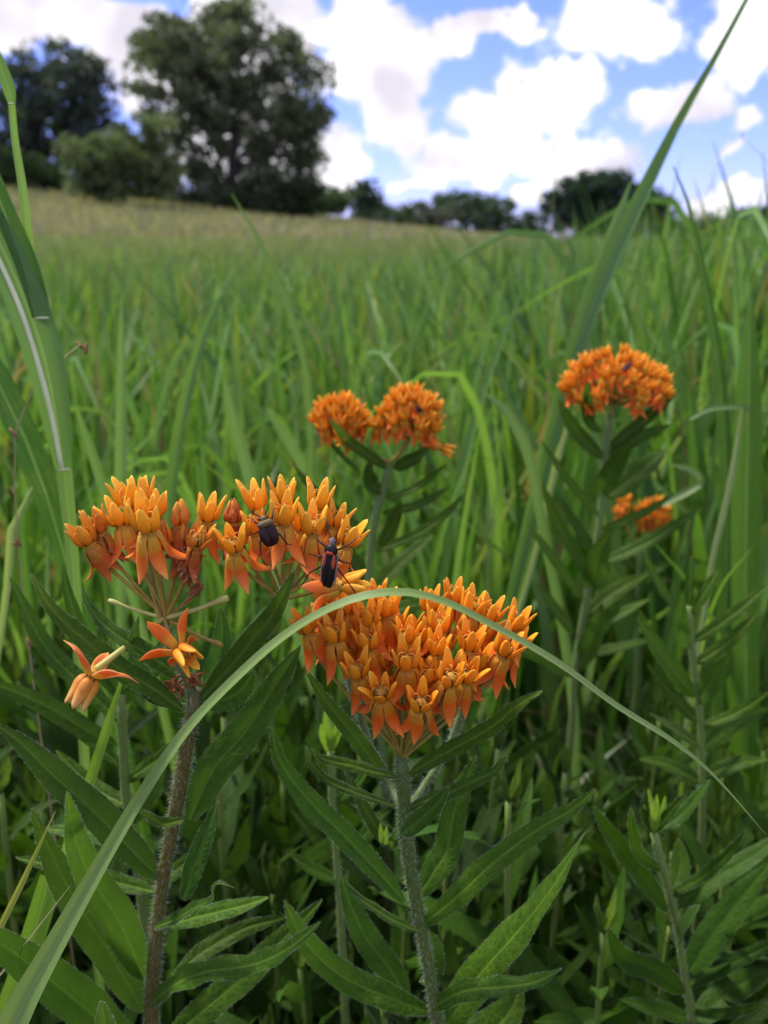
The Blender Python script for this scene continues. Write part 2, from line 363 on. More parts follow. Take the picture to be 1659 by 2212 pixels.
def ellipsoid(c, ax, nu=10, nv=8, shape=None):
    """ax: three axis vectors; poles along ax[2]."""
    c = np.asarray(c, float); ax = [np.asarray(a, float) for a in ax]; V = []; Fc = []
    for i in range(nv+1):
        th = math.pi*i/nv; r = math.sin(th); z = -math.cos(th)
        if shape: r *= shape(z)
        for j in range(nu):
            p = 2*math.pi*j/nu; V.append(c + ax[0]*(r*math.cos(p)) + ax[1]*(r*math.sin(p)) + ax[2]*z)
    for i in range(nv):
        for j in range(nu): Fc.append((i*nu+j, i*nu+(j+1) % nu, (i+1)*nu+(j+1) % nu, (i+1)*nu+j))
    return np.array(V), Fc
def hairs(P, D, ln, w=.00007):
    """thin tapering hairs at points P along directions D"""
    n = len(P); ln = np.broadcast_to(ln, (n,))[:, None]; side = unit(np.cross(D, unit(RNG.normal(size=(n, 3)))))
    V = np.stack([P - side*w*.5 - D*.0002, P + side*w*.5 - D*.0002, P + D*ln + RNG.normal(size=(n, 3))*ln*.12], 1).reshape(-1, 3)
    return V, np.arange(n*3).reshape(n, 3)

# ------------------------------------------------------------------ ground
def hgt(x, y):
    x = np.asarray(x, float); y = np.asarray(y, float)
    v = .6 - .107*(x-4); h = .3*np.log1p(np.exp(np.clip(v/.3, -40, 40)))
    s = np.clip((y-6)/39, 0, 1.12)
    return h*s**1.1 + .04*np.sin(x*.7+1)*np.sin(y*.5)*np.clip((y-4)/6, 0, 1)
def ground():
    ys = np.concatenate([np.linspace(-6, 4, 21), np.geomspace(4.6, 900, 60)]); xs = np.concatenate([-np.geomspace(600, 3, 40), np.linspace(-2.5, 2.5, 9), np.geomspace(3, 600, 40)])
    X, Yg = np.meshgrid(xs, ys); Z = hgt(np.clip(X, -45, 45), Yg)
    V = np.stack([X, Yg, Z], -1).reshape(-1, 3); r, c = X.shape; idx = np.arange(r*c).reshape(r, c)
    Q = np.stack([idx[:-1, :-1], idx[:-1, 1:], idx[1:, 1:], idx[1:, :-1]], -1).reshape(-1, 4)
    tag(obj('ground', fast_quads('ground', V, Q, 'soil', smooth=True)), kind='structure')
ground()

# ------------------------------------------------------------------ trees
def leaf_cloud(centres, radii, per, size, c0, c1):
    n = len(centres)*per; k = np.repeat(np.arange(len(centres)), per)
    d = unit(RNG.normal(size=(n, 3))); r = RNG.random(n)**.45
    P = centres[k] + d*r[:, None]*radii[k][:, None]*np.array([1, 1, .75])
    a = unit(RNG.normal(size=(n, 3)) + np.array([0, 0, .3])); b = unit(np.cross(a, RNG.normal(size=(n, 3)))); a = np.cross(b, unit(np.cross(b, a)))
    s = size*(.6+.8*RNG.random(n))[:, None]
    V = np.stack([P-a*s-b*s*.15, P+b*s*.5, P+a*s+b*s*.1, P-b*s*.5], 1).reshape(-1, 3)
    m = np.clip(RNG.random(len(centres))[k]*.6 + RNG.random(n)*.5, 0, 1)[:, None]
    col = np.repeat(np.array(c0)*(1-m)+np.array(c1)*m, 4, axis=0)
    return V, np.arange(n*4).reshape(n, 4), col
def tree(name, label, Y, base_px, lobes, nclump, clump_r, per, leaf, c0, c1, cat='tree', trunk_r=.3, forks=6, group=None, sparse=None):
    """lobes: (px, py, rx, ry) ellipses of the crown seen in the photograph, given depth of their own at distance Y."""
    bx = (base_px-829.5)/F*Y/CP*.985; by = Y; bz = float(hgt(bx, by)); base = Vector((bx, by, bz-.05))
    t = thing(name, base, label, cat, group)
    area = np.array([l[2]*l[3] for l in lobes], float); area /= area.sum(); cs = []
    lob3 = []
    for (x, y, rx, ry) in lobes:
        c = at(x, y, Y); k = depth(c)/F; lob3.append((np.array(c), rx*k, ry*k))
    for li in RNG.choice(len(lobes), nclump, p=area):
        c, rx, ry = lob3[li]; d = unit(RNG.normal(size=3)); r = RNG.random()**.33
        cs.append(c + d*r*np.array([rx, (rx+ry)*.5, ry]))
    cs = np.array(cs); rr = clump_r*(.6+.8*RNG.random(len(cs)))
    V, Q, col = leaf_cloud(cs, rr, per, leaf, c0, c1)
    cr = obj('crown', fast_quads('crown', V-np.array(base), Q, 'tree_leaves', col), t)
    parts = []; top = np.mean([l[0] for l in lob3], axis=0); tp = np.array(base)
    H = top[2]-tp[2]
    C, _ = spline([tp-[0, 0, .2], tp+[.05*H, 0, H*.3], tp+(top-tp)*.6, top], 10); parts.append(tube(C, np.linspace(trunk_r, trunk_r*.35, 10), 9))
    order = sorted(lob3, key=lambda l: -l[1]*l[2])[:forks]
    for i, (c, rx, ry) in enumerate(order):
        s0 = C[2+i % 5]; e = c + RNG.normal(size=3)*.2*rx
        B, _ = spline([s0, (s0+e)/2+np.array([0, 0, .08*H]), e], 8); parts.append(tube(B, np.linspace(trunk_r*.45, trunk_r*.08, 8), 6))
        for q in range(3):
            e2 = c + unit(RNG.normal(size=3))*np.array([rx, rx, ry])*.8; B2, _ = spline([B[4], (B[4]+e2)/2+np.array([0, 0, .1]), e2], 6); parts.append(tube(B2, np.linspace(trunk_r*.18, trunk_r*.04, 6), 5))
    V, Fc, _ = joinm(parts); obj('trunk', mesh('trunk', V-np.array(base), Fc, 'bark'), t)
    return t
DK0, DK1 = (.050, .070, .038), (.175, .205, .115)  # lifted and greyed: distance haze is mixed into these leaf colours
tree('meadow_tree', 'tallest broad spreading tree standing on the grassy slope', 45, 520,
     [(395,85,105,75),(500,70,75,65),(540,120,120,90),(620,190,95,95),(640,280,75,70),(430,200,120,90),(340,170,65,80),(540,260,100,75),(420,300,90,70),
      (600,370,90,55),(500,385,110,60),(410,395,80,55),(660,345,50,50),(560,430,80,35),(460,440,70,35)], 440, .62, 60, .15, DK0, DK1, trunk_r=.34, forks=10)
tree('meadow_tree', 'dark blue-green tree with domed crown beside the tallest tree', 52, 110,
     [(130,170,105,75),(60,190,60,65),(210,190,60,60),(100,270,120,70),(200,290,70,60),(40,330,60,60),(150,345,90,50),(-60,260,90,110),(-30,360,70,50)], 270, .75, 56, .17, (.030,.042,.036), (.105,.130,.098), trunk_r=.32, forks=7)
tree('small_tree', 'small pale green bushy tree in front of the tallest tree', 38, 265,
     [(280,330,80,55),(210,360,65,50),(330,370,55,50),(250,395,80,40),(170,340,40,35),(320,290,50,50),(340,410,40,30)], 190, .42, 60, .12, (.06,.09,.03), (.19,.23,.11), trunk_r=.16)
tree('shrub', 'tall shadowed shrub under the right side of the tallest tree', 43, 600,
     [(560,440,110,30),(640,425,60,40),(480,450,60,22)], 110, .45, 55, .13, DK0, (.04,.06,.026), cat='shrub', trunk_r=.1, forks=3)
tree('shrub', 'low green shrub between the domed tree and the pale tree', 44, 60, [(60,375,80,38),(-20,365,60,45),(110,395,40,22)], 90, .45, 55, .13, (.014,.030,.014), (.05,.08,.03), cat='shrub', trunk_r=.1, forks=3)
FAR = [  # px of base, distance, lobes, label, colours
 (700, 62, [(690,440,40,38),(720,425,28,25),(650,455,40,25)], 'shrubby tree at the foot of the slope right of the tallest tree', (.020,.034,.018), (.06,.08,.04)),
 (790, 75, [(790,415,30,20),(800,435,26,20),(775,432,20,18)], 'little round-topped tree standing alone on the skyline of the slope', (.014,.026,.016), (.035,.055,.035)),
 (840, 80, [(840,468,60,28),(800,470,50,25)], 'low broad tree on the skyline next to the little round-topped tree', (.022,.038,.020), (.055,.08,.04)),
 (905, 84, [(905,468,50,35),(950,475,40,30)], 'grey-green tree with a mauve cast in the far tree line', (.04,.045,.036), (.10,.10,.085)),
 (1000, 86, [(990,450,55,32),(1040,460,60,40),(1060,440,45,22),(960,440,25,18)], 'pale feathery tree in the far tree line', (.024,.040,.024), (.07,.10,.06)),
 (1100, 88, [(1090,480,60,38),(1140,490,45,30)], 'dark low tree dipping before the big round tree', (.014,.028,.016), (.04,.06,.032)),
 (1300, 78, [(1260,425,80,42),(1330,420,80,45),(1290,395,60,25),(1390,445,55,40),(1230,460,60,45),(1340,470,110,50),(1420,480,30,40)], 'big round dark tree rising above the far tree line', (.010,.022,.014), (.030,.048,.030)),
 (1540, 82, [(1530,490,60,28),(1480,500,50,25)], 'wispy tree to the right of the big round tree', (.020,.034,.022), (.06,.085,.05)),
 (1630, 80, [(1620,480,60,32),(1680,475,60,36)], 'dark tree right of the wispy tree in the far tree line', (.012,.024,.016), (.036,.056,.034)),
]
for (bpx, Yt, lobes, lab, c0, c1) in FAR:
    lobes = lobes + [(bpx-25, 508, 55, 24), (bpx+40, 512, 55, 20)]
    tree('far_tree', lab, Yt, bpx, lobes, max(60, int(sum(l[2]*l[3] for l in lobes)/60)), .8, 36, .22, tuple(v*1.6 for v in c0), tuple(v*1.7 for v in c1), trunk_r=.22, forks=4, group='trees of the far tree line')  # crown colours scaled up, with the veil of haze painted in

# ------------------------------------------------------------------ meadow grass (too many to count)
def blades(n, xs, ys, hs, ws, cols, name, bend=(.05, .45), seg=6, zoff=None):
    s = np.linspace(0, 1, seg+1); z0 = hgt(xs, ys)
    a = RNG.random(n)*2*math.pi; lean = np.stack([np.cos(a), np.sin(a), 0*a], 1)
    b = bend[0] + (bend[1]-bend[0])*RNG.random(n)**1.6; l0 = RNG.normal(0, .10, n)
    tilt = np.stack([RNG.normal(0, .19, n), RNG.normal(0, .15, n), 0*a], 1)
    sa = a + math.pi/2 + RNG.normal(0, .5, n); side = np.stack([np.cos(sa), np.sin(sa), 0*a], 1)
    V = []
    for si in s:
        up = hs*(si - .45*b*si**3); c = np.stack([xs, ys, z0+up], 1) + lean*(hs*b*si**2.2)[:, None] + tilt*(hs*si)[:, None]
        w = ws*.5*np.interp(si, [0, .15, .55, .85, 1], [.55, 1, .85, .42, .03])
        tw = side*math.cos(si*.5)+lean*math.sin(si*.5)
        V.append(c - tw*w[:, None]); V.append(c + tw*w[:, None])
    V = np.stack(V, 1).reshape(-1, 3); base = np.arange(n)[:, None, None]*(2*(seg+1)); j = np.arange(seg)[None, :, None]*2
    Q = (base + j + np.array([0, 1, 3, 2])[None, None, :]).reshape(-1, 4)
    g = np.tile(np.repeat(s, 2), n)[:, None]; col = np.repeat(cols, 2*(seg+1), axis=0)
    col = col*(1-.0*g)
    return fast_quads(name, V, Q, 'meadow_grass', col, smooth=True)
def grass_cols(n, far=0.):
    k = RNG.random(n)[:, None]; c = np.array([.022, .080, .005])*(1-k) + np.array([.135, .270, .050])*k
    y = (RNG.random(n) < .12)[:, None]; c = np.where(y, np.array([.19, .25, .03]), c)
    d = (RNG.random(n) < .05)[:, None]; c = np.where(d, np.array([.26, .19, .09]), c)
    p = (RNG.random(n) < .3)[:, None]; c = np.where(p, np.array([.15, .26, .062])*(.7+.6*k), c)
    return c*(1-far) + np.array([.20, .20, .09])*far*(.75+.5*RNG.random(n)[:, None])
def scatter(n, y0, y1, margin=.5):
    y = np.sqrt(y0*y0 + (y1*y1-y0*y0)*RNG.random(n)); x = (RNG.random(n)*2-1)*(y*.95+margin); return x, y
def tall(x, y): return 1 + .42/(1+np.exp(-(x-.18*y)/(.09*y)))          # the sward stands higher on the right
def meadow():
    x, y = scatter(6500, .62, 1.6); h = (.30 + .17*RNG.random(6500))*tall(x, y); h = h*np.clip(.72+(y-.62)*.6, 0, 1)
    me = blades(6500, x, y, h, .0055+.012*RNG.random(6500)**1.4, grass_cols(6500), 'near_grass')
    tag(obj('meadow_grass', me), 'thick green grass of the meadow just behind the orange flowers', 'grass', kind='stuff')
    x, y = scatter(15500, 1.6, 5); h = (.31 + .17*RNG.random(15500))*tall(x, y)
    me = blades(15500, x, y, h, .009+.018*RNG.random(15500)**1.5, grass_cols(15500, .06), 'mid_grass', seg=5)
    tag(obj('meadow_grass', me), 'tall green grass in the middle of the meadow', 'grass', kind='stuff')
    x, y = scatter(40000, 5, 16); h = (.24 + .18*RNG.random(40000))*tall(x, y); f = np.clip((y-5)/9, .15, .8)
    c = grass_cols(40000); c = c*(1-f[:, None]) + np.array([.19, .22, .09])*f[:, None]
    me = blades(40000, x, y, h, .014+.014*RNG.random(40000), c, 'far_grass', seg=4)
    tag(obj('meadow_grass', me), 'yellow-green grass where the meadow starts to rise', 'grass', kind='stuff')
    x, y = scatter(48000, 16, 60); h = .22 + .25*RNG.random(48000)
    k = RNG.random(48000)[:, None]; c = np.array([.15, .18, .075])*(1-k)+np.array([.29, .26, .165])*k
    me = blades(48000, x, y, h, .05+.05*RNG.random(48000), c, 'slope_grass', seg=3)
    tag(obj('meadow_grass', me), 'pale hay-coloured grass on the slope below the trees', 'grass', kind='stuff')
    n = 2600; y = -.1+.75*RNG.random(n); x = np.where(RNG.random(n) < .5, -1, 1)*(.60*np.clip(y, 0, 1)+.22+.7*RNG.random(n)); h = .20+.20*RNG.random(n)
    tag(obj('meadow_grass', blades(n, x, y, h, .004+.009*RNG.random(n)**1.5, grass_cols(n), 'side_grass')), 'green grass standing to either side of the orange flowers', 'grass', kind='stuff')
meadow()

# ------------------------------------------------------------------ traced grass
def toward_cam(p, up=.5):
    v = np.array([0, 0, CAMH]) - np.array(p, float); v = v/np.linalg.norm(v) + np.array([0, 0, up]); return v/np.linalg.norm(v)
def down_to_ground(P, Y2=None):
    """point where a stalk that ends at P would leave the soil"""
    return Vector((P[0]*1.02, Y2 if Y2 else P[1]+.01, float(hgt(P[0], P[1]))-.005))
def blade(name, pts, label, col, cat='grass blade', group=None, n=26, fold=.35, up=.4, ground=True, col2=None, mat='grass_blade', twist=(0, 0), seed=0, parent=None, base=None, across=5):
    """pts: (px, py, Y, width_px); first point is the lowest"""
    P = []; 
    for (x, y, Y, w) in pts:
        p = at(x, y, Y); P.append([p.x, p.y, p.z, w*depth(p)/F])
    if ground:
        p0 = P[0]; g = down_to_ground(p0[:3]); d = np.array(P[0][:3])-np.array(P[1][:3]); d /= np.linalg.norm(d); z = p0[2]
        m1 = np.array(p0[:3])+d*z*.35; P.insert(0, [m1[0], max(m1[1], p0[1]-.01), max(m1[2], .3*z), p0[3]*.95]); m2 = np.array(P[0][:3])+(np.array(P[0][:3])-np.array(p0[:3]))*.45; P.insert(0, [m2[0], P[0][1]+.003, -.005, p0[3]*.6])
    C, ln = spline(P, n); N0 = toward_cam(C[len(C)//2, :3], up)
    V, Q, U, S, Nn = sheet(C[:, :3], ln, 1, N0, fold=fold, twist=twist, across=across, uvmm=False, seed=seed, wvals=C[:, 3])
    c = np.tile(np.array(col), (len(V), 1))
    if col2 is not None:
        k_ = np.repeat(np.clip((np.linspace(0, 1, n)-.3)/.25, 0, 1), across)[:, None]; c = c*(1-k_)+np.array(col2)*k_
    o0 = np.array(base if base is not None else C[0, :3])
    me = mesh(name, V-o0, Q, mat, uv=U, col=c)
    if parent is not None: return obj(name, me, parent)
    o = obj(name, me, loc=o0); return tag(o, label, cat, group)
LG, MG, DG, YG = (.13, .26, .05), (.075, .19, .018), (.028, .105, .005), (.16, .30, .02)
blade('grass_blade', [(-20,2330,.165,74),(40,2190,.168,66),(110,2060,.170,50),(200,1900,.172,38),(300,1730,.172,30),(400,1582,.171,26),(500,1475,.169,24),(600,1385,.168,23),(690,1326,.167,22),
      (780,1290,.166,23),(865,1280,.166,23),(950,1297,.167,22),(1074,1358,.169,22),(1206,1434,.172,22),(1330,1525,.176,20),(1450,1600,.180,17),(1530,1665,.184,12),(1600,1740,.188,7),(1655,1804,.191,1.5)],
      'long grey-green grass blade arching across the front flower head', (.10, .25, .018), col2=(.21, .32, .09), n=150, fold=.28, up=.5)
blade('grass_blade', [(1120,1240,.51,22),(1180,1000,.51,26),(1240,770,.51,38),(1295,620,.51,44),(1345,510,.51,38),(1400,395,.51,30),(1470,255,.51,20),(1545,125,.51,13),(1615,-5,.51,9),(1700,-160,.51,4)],
      'tall stiff grass blade rising past the far trees into the sky', (.085, .185, .045), n=40)
blade('grass_blade', [(1110,1250,.515,16),(1170,1000,.515,20),(1235,760,.515,26),(1290,590,.515,26),(1335,470,.515,20),(1363,392,.515,3)], 'shorter pale twin of the tall blade that reaches the sky', (.14, .25, .075), n=30)
blade('grass_blade', [(1085,1420,.50,12),(1130,1290,.50,12),(1170,1140,.50,13),(1200,1010,.50,13),(1226,920,.50,10)], 'straight pale yellow-green stalk behind the upper right flower stem', (.36, .44, .17), n=20, cat='grass stalk')
blade('grass_blade', [(672,1180,.62,12),(672,900,.62,16),(660,790,.62,17),(620,655,.62,14),(560,520,.62,9),(500,418,.62,2)], 'slender grass blade bending left with its tip against the tallest tree', (.11, .21, .05), n=26)
blade('grass_blade', [(352,1260,.5,24),(368,1070,.5,26),(392,900,.5,26),(432,745,.5,20),(470,655,.5,13),(515,588,.5,2)], 'grass blade curving right above the left flower head', (.10, .21, .045))
blade('grass_blade', [(262,1260,.52,22),(261,1050,.52,26),(262,850,.52,22),(263,740,.52,14),(262,635,.52,2)], 'upright grey-green blade behind the left flower head', (.13, .24, .075))
blade('grass_blade', [(600,1240,.47,26),(550,1070,.47,28),(515,940,.47,26),(486,826,.47,8)], 'blunt-tipped blade leaning left between the two orange plants', (.14, .25, .075))
blade('grass_blade', [(720,1190,.5,22),(655,1010,.5,24),(612,935,.5,24),(580,885,.5,16)], 'cut-off light green blade left of the double flower head', (.16, .28, .06))
blade('grass_blade', [(262,1200,.42,20),(230,1075,.42,22),(195,970,.42,20),(168,885,.42,6)], 'light green blade leaning left behind the left flower head', (.13, .25, .06))
blade('grass_blade', [(800,1060,.8,10),(870,830,.8,13),(905,715,.8,10),(968,552,.8,2)], 'thin grass blade leaning right above the double flower head', (.11, .22, .045))
blade('grass_blade', [(1165,1100,.45,22),(1150,1010,.45,24),(1115,920,.45,24),(1075,868,.45,16),(1035,838,.45,4)], 'pale blade arching left between the two back flower heads', (.14, .25, .075), fold=.2)
blade('grass_blade', [(1612,1560,.5,52),(1610,1250,.5,58),(1614,1000,.5,62),(1618,800,.5,44),(1622,640,.5,8)], 'broad bright green upright blade right of the smallest flower head', (.08, .19, .022), fold=.25)
blade('grass_blade', [(1560,1500,.55,36),(1570,1200,.55,40),(1565,950,.55,30),(1548,760,.55,24),(1520,600,.55,16),(1490,450,.55,8),(1455,360,.55,3)], 'dark green blade leaning left beside the big round far tree', (.045, .125, .018))
blade('grass_blade', [(1520,1330,.46,10),(1540,1200,.46,11),(1570,1080,.46,12),(1592,960,.46,10),(1603,880,.46,3)], 'thin whitish stalk in front of the broad bright blade', (.30, .38, .18), cat='grass stalk')
blade('grass_blade', [(1430,1090,.55,14),(1490,1060,.55,15),(1515,1040,.55,14),(1490,1015,.55,12),(1445,1003,.55,3)], 'short bent straw-green blade above the smallest flower head', (.2, .28, .1), ground=False)
blade('grass_blade', [(1490,905,.5,8),(1530,885,.5,10),(1570,880,.5,10),(1659,884,.5,8)], 'level pale blade right of the upper right flower head', (.16, .27, .09), ground=False)
# grasses at the left
blade('grass_blade', [(-60,2440,.215,60),(10,2200,.215,52),(60,2060,.215,48),(105,1900,.216,44),(107,1893,.216,40)], 'bright yellow-green broken blade in the lower left corner', (.15, .29, .028), n=20, fold=.15)
blade('grass_blade', [(100,1985,.238,24),(140,1850,.238,24),(186,1715,.238,24),(226,1590,.238,22),(262,1480,.238,14),(272,1440,.238,3)], 'bright yellow-green blade rising beneath the caught loose floret', (.19, .34, .03), n=20, fold=.15)
blade('grass_blade', [(-50,2110,.19,15),(10,1985,.19,15),(62,1880,.19,13),(100,1800,.19,8),(120,1752,.19,2)], 'narrow yellowing blade beside the left plant', (.33, .34, .06), n=18, ground=True)
blade('dry_straw', [(-30,2150,.185,5),(0,2110,.185,5),(45,2045,.185,4),(100,1972,.186,4),(153,1912,.187,1.5)], 'thin dry straw, brown then white, crossing the lower left blades', (.42, .33, .18), cat='straw', n=14, ground=True)
blade('grass_blade', [(-90,700,.36,60),(-10,815,.36,62),(60,960,.36,60),(110,1100,.36,54),(150,1240,.36,40)][::-1], 'broad dark green blade leaning out of the picture behind the left head', (.030, .105, .008), n=20, fold=.2)
blade('grass_blade', [(8,1330,.33,14),(20,1230,.33,17),(30,1110,.33,20),(48,1055,.33,20),(64,1040,.33,16),(70,1052,.33,4)], 'pale drooping grass blade bent over at its tip', (.24, .33, .12), n=18, cat='grass blade')

def big_grass():
    """the tall reed-like grass: stalk, sheath with pale midrib, two blades, collars"""
    Y = .30
    base = down_to_ground(at(150, 1250, Y)); t = thing('tall_grass', base, 'tall broad-leaved grass with white midrib and collars beside the left plant', 'grass')
    blade('stalk', [(175,1500,Y,22),(160,1250,Y,26),(146,1080,Y,30),(138,1012,Y,34)], None, (.13,.24,.06), parent=t, base=base, fold=-.3, n=20)
    sh = blade('blade', [(138,1015,Y,34),(122,910,Y,58),(100,790,Y,78),(70,690,Y,84),(30,590,Y,80),(-20,490,Y,76),(-80,400,Y,60)], None, (.105,.215,.055), parent=t, base=base, ground=False, fold=.18, n=26, mat='midrib_blade', across=9)
    P = [at(x, y, Y-.0012) for x, y in ((134,1015),(112,900),(82,785),(48,680),(10,590),(-30,510))]
    C, _ = spline(P, 20); V, Fc = tube(C, np.linspace(.0008, .0012, 20), 6); obj('midrib', mesh('midrib', V-np.array(base), Fc, 'midrib_pale'), sh)
    blade('blade', [(90,684,Y+.002,40),(70,610,Y+.002,46),(45,540,Y+.002,48),(10,460,Y+.002,46),(-25,370,Y+.002,40),(-70,260,Y+.002,30)], None, (.030,.105,.008), parent=t, base=base, ground=False, fold=.3, n=20)
    blade('stalk', [(110,900,Y+.006,22),(88,730,Y+.006,20),(66,560,Y+.005,20),(48,400,Y+.004,18),(32,300,Y+.004,15),(25,222,Y+.003,14)], None, (.15,.27,.07), parent=t, base=base, ground=False, fold=-.3, n=24)
    blade('blade', [(25,222,Y+.003,16),(20,195,Y+.003,26),(8,160,Y+.003,26),(-8,120,Y+.003,22),(-40,60,Y+.003,12)], None, (.12,.24,.05), parent=t, base=base, ground=False, fold=.3, n=14)
    for (x, y, w) in ((138, 1014, 36), (90, 687, 38), (25, 224, 20)):
        c = at(x, y, Y-.001); k = depth(c)/F*w*.44
        V, Fc = ellipsoid(c, [(k, 0, 0), (0, k*.5, 0), (.1*k, 0, k*.2)], 10, 6); obj('collar', mesh('collar', V-np.array(base), Fc, 'collar'), t)
big_grass()

def seed_stalk(pts, Y, label, spikes, mat='seed_brown', r=.0005, grounded=True):
    P = [at(x, y, Y) for x, y in pts]
    if grounded: P.insert(0, down_to_ground(P[0]))
    C, ln = spline(P, 24); base = C[0]; t = thing('seed_stalk', base, label, 'grass stalk')
    V, Fc = tube(C, np.linspace(r*1.2, r*.5, 24), 5); obj('stalk', mesh('stalk', V-base, Fc, 'straw'), t)
    for i in range(spikes):
        c = C[23-int(i*8/spikes)] + RNG.normal(size=3)*.0012; a = unit(RNG.normal(size=3)*.5+frames(C)[20])
        b = unit(np.cross(a, [.3, .5, .8])); d = np.cross(a, b)
        V, Fc = ellipsoid(c, [b*.0007, d*.0007, a*.0022], 6, 5); obj('spikelet', mesh('spikelet', V-base, Fc, mat), t)
seed_stalk([(30,990),(58,848),(115,795),(172,745)], .31, 'brown seed spike leaning across the tall white-ribbed grass', 12)
seed_stalk([(1195,780),(1192,600),(1196,400),(1202,230),(1203,130)], 1.1, 'faint tall seed head in front of the middle cloud', 14, r=.0006)
seed_stalk([(1500,760),(1490,560),(1530,420),(1580,290),(1640,330),(1690,390)], .9, 'thin bent stalk curving against the sky', 4, r=.0005)

# individual blades standing out of the grass, shared shapes
def blade_protos():
    out = []
    for i in range(14):
        h = .42 + .10*random.random(); b = random.uniform(.05, .45); w = random.uniform(.006, .0125)
        P = [(0, 0, -.005), (b*.05*h, 0, h*.35), (b*.30*h, 0, h*.72), (b*.75*h, 0, h*(1-.25*b))]
        if i % 4 == 3: P.append((b*1.2*h+.05, 0, h*(.95-.5*b)))
        C, ln = spline(P, 18); V, Q, U, _, _ = sheet(C, ln, w, (.1, -1, .05) if i % 2 else (-.6, -.8, .1), fold=.4, twist=(0, random.uniform(-.7, .7)), prof=PROF_BLADE, across=3, uvmm=False)
        c = (LG, MG, DG, MG, YG, LG)[i % 6]; out.append(mesh('grass_blade', V, Q, 'grass_blade', uv=U, col=np.tile(np.array(c), (len(V), 1))))
    return out
BP = blade_protos()
cnt = 0
while cnt < 230:
    y = .50 + .95*random.random()**1.3; x = random.uniform(-1, 1)*(y*.47)
    px, py, _ = proj((x, y, .46))
    if 1150 < px < 1540 and y < .74: continue          # open ground around the small flower head
    rot = Quaternion((0, 0, 1), random.uniform(-math.pi, math.pi)) @ Quaternion((1, 0, 0), random.gauss(0, .10))
    o = obj('grass_blade', random.choice(BP), loc=(x, y, 0), rot=rot, scale=random.uniform(.68, .98) * (.85 if y < .62 else 1) * float(tall(x, y)))
    ci = BP.index(o.data); shade = ('pale grey-green', 'mid green', 'dark green', 'mid green', 'yellow-green', 'pale grey-green')[ci % 6]
    tag(o, shade + (' grass blade with a bent-over tip' if ci % 4 == 3 else ' upright grass blade') + ' behind the orange flowers', 'grass blade', 'loose ' + shade + ' grass blades behind the flowers'); cnt += 1

# ------------------------------------------------------------------ florets
MM = .001
def petal_mesh(flare, curl=0.):
    R = [(1.15, .45), (1.75, .25), (2.2, -.7), (2.45, -2.0), (2.85, -3.7), (3.5+.6*flare, -5.7+.4*flare), (4.6+1.7*flare, -7.8+1.1*flare)]
    W = [.75, .92, 1.08, 1.32, 1.45, 1.12, .08]
    P = [(r, z, w) for (r, z), w in zip(R, W)]
    C, ln = spline([(r, 0, z, w) for r, z, w in P], 12)
    V = []; U = []; t = np.linspace(0, 1, 12)
    T = frames(C[:, :3]); Nn = np.stack([-T[:, 2], 0*t, T[:, 0]], 1)      # outward normal
    for i in range(12):
        for u in (-1, -.6, -.2, .2, .6, 1):
            V.append(C[i, :3] + np.array([0, u*C[i, 3], 0]) - np.array([1, 0, 0])*(.34*u*u*C[i, 3]*(1-.5*t[i])) - np.array([0, 0, 1])*curl*u*u*.3); U.append((u, t[i]))
    V = np.array(V)*MM; idx = np.arange(72).reshape(12, 6)
    Q = np.stack([idx[:-1, :-1], idx[1:, :-1], idx[1:, 1:], idx[:-1, 1:]], -1).reshape(-1, 4)
    # real thickness: inner skin 0.25 mm inside
    Vi = V - np.repeat(np.stack([T[:, 2]*-1, 0*t, T[:, 0]], 1), 6, axis=0)*.22*MM*np.repeat(np.clip(C[:, 3], .1, 1), 6)[:, None]
    rim = [(0, i) for i in range(6)]
    Q2 = (Q[:, ::-1]+72)
    side = []
    for i in range(11):
        side += [(idx[i, 0], idx[i, 0]+72, idx[i+1, 0]+72, idx[i+1, 0]), (idx[i, 5], idx[i+1, 5], idx[i+1, 5]+72, idx[i, 5]+72)]
    return mesh('petal', np.vstack([V, Vi]), np.vstack([Q, Q2, np.array(side)]), 'petal', uv=np.array(U+U))
PETALS = [petal_mesh(f, c) for f, c in ((0., 0), (.35, .5), (.7, -.4), (1.1, .6), (-.25, 0), (1.9, .3))]
def hood_mesh(lean, narrow=1.):
    P = [(1.0, 1.25, .60, .5), (1.8, 1.65, 1.05, .85), (2.3, 2.8, 1.25, .9), (2.5+lean*.35, 4.2, 1.14, .75), (2.75+lean*.8, 5.6, .84, .55), (3.0+lean*1.25, 6.8, .42, .32), (3.05+lean*1.3, 7.1, .08, .08)]
    C, ln = spline([(r, 0, z, w*narrow, th) for r, z, w, th in P], 12); V = []; U = []; k = 10; t = np.linspace(0, 1, 12); T = frames(C[:, :3])
    for i in range(12):
        Nn = np.array([T[i, 2], 0, -T[i, 0]])
        for j in range(k):
            a = 2*math.pi*j/k; V.append(C[i, :3] + np.array([0, 1, 0])*C[i, 3]*math.cos(a) + Nn*(C[i, 4]*.5*math.sin(a) - .42*C[i, 3]*math.cos(a)**2)); U.append((math.cos(a), t[i]))
    Fc = [(i*k+j, i*k+(j+1) % k, (i+1)*k+(j+1) % k, (i+1)*k+j) for i in range(11) for j in range(k)] + [tuple(range(k-1, -1, -1)), tuple(11*k+j for j in range(k))]
    return mesh('hood', np.array(V)*MM, Fc, 'hood', uv=U)
HOODS = [hood_mesh(l, n) for l, n in ((.1, 1), (.45, .95), (.8, 1.), (-.2, 1.05))]
HOOD_SHUT = hood_mesh(-1.9, 1.05); HOOD_WILT = hood_mesh(.1, .62)
